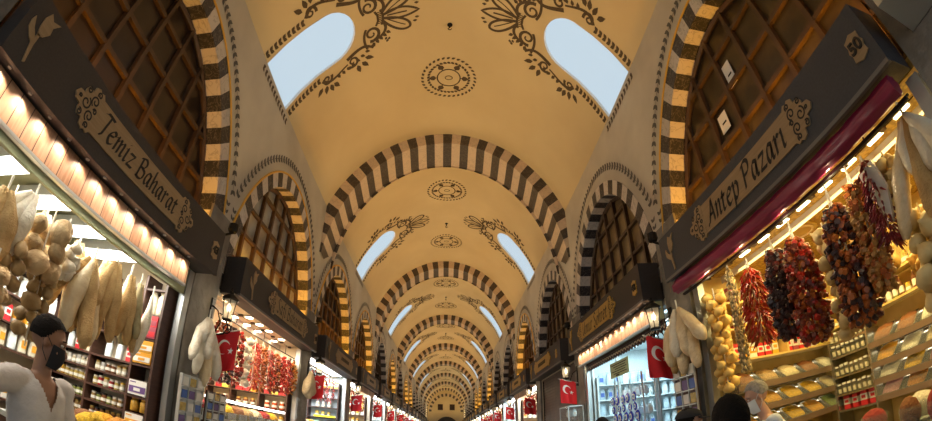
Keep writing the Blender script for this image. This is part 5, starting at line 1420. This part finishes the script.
    for e in (-1, 1):
        MB().blob(HP(.080, e*.030, .012), (.011,.014,.008), 0, 1, 12, 0, 0, R).build('eye', M['eye'], t, True)
        MB().blob(HP(.090, e*.030, .012), (.003,.006,.006), 0, 1, 8, 0, 0, R).build('iris', M['hair'], t, True)
        MB().tube([HP(.086, e*.015, .034), HP(.090, e*.03, .040), HP(.078, e*.05, .034)], .004, 5).build('eyebrow', M[hair], t, True)
    if mask:
        mm = MB(); n1, n2 = 20, 10
        for i in range(n2+1):
            z = -.115+.115*i/n2
            for k in range(n1+1):
                a = -1.25+2.5*k/n1; rx = .083+.032*sin(PI*min(1, i/n2*.8+.15))*max(0, cos(a)); ry = .072
                mm.v.append(tuple(HP(.012+rx*cos(a)*(.75+.25*i/n2), ry*sin(a)*(.80+.2*i/n2), z)))
        for i in range(n2):
            for k in range(n1): mm.f.append((i*(n1+1)+k, i*(n1+1)+k+1, (i+1)*(n1+1)+k+1, (i+1)*(n1+1)+k)); mm.m.append(0)
        for e in (-1, 1): mm.tube([HP(.035, e*.074, -.01), HP(.0, e*.084, .022), HP(-.018, e*.082, .0), HP(-.005, e*.08, -.05), HP(.03, e*.070, -.09)], .0025, 4)
        mm.build('face_mask', M[mask], t, True)
    if cap:
        cm = MB(); n1, n2 = 24, 8
        for i in range(n2+1):
            th = PI*.46*i/n2
            for k in range(n1):
                a = 2*PI*k/n1; cm.v.append(tuple(HP(sin(th)*cos(a)*.118-.012, sin(th)*sin(a)*.094, .045+cos(th)*.085)))
        for i in range(n2):
            for k in range(n1): cm.f.append((i*n1+k, (i+1)*n1+k, (i+1)*n1+(k+1) % n1, i*n1+(k+1) % n1)); cm.m.append(0)
        cp = cm.build('cap', M['blackcloth'], t, True)
        br = MB(); o = 0
        for k in range(13):
            a = -1.0+2*k/12; 
            for r_, dz in ((.95, .05), (1.0, .044), (1.62 if abs(a) < .9 else 1.3, .030)): br.v.append(tuple(HP(cos(a)*.108*r_-.012, sin(a)*.090*min(r_, 1.15), dz)))
        for k in range(12):
            for j in range(2): br.f.append((k*3+j, (k+1)*3+j, (k+1)*3+j+1, k*3+j+1)); br.m.append(0)
        b_ = br.build('brim', M['blackcloth'], t, True); sm = b_.modifiers.new('thickness', 'SOLIDIFY'); sm.thickness = .004
    return t
person((-2.03, 1.70), math.radians(2), 1.905, 'man in white V-neck T-shirt and black face mask at the nearest left shop', 'skin', 'shirt', 'jeans', 'hair', math.radians(40), .16,
       {-1: [(.03,-.27,-.06), (.10,-.22,-.02)], 1: [(.03,.05,-.28), (.20,.0,-.15)]}, 'maskblack', vneck=True, build=1.05)
person((2.80, 2.90), math.radians(150), 1.82, 'grey-haired man in pale blue shirt and white face mask at the nearest right shop', 'skin2', 'shirt2', 'blackcloth', 'grey', .15, .35, None, 'maskwhite', lean=.36)
person((1.22, 1.585), math.radians(55), 1.70, 'person seen from behind, dark hair, close to the camera', 'skin', 'blackcloth', 'jeans', 'hair')
person((1.85, 3.02), math.radians(-20), 1.70, 'man in a black peaked cap, facing right beside the card rack', 'skin2', 'blackcloth', 'jeans', 'hair', cap=True)
person((1.95, 5.25), math.radians(60), 1.77, 'distant dark-haired person before the pale blue-lit second right shop', 'skin', 'blackcloth', 'jeans', 'hair')
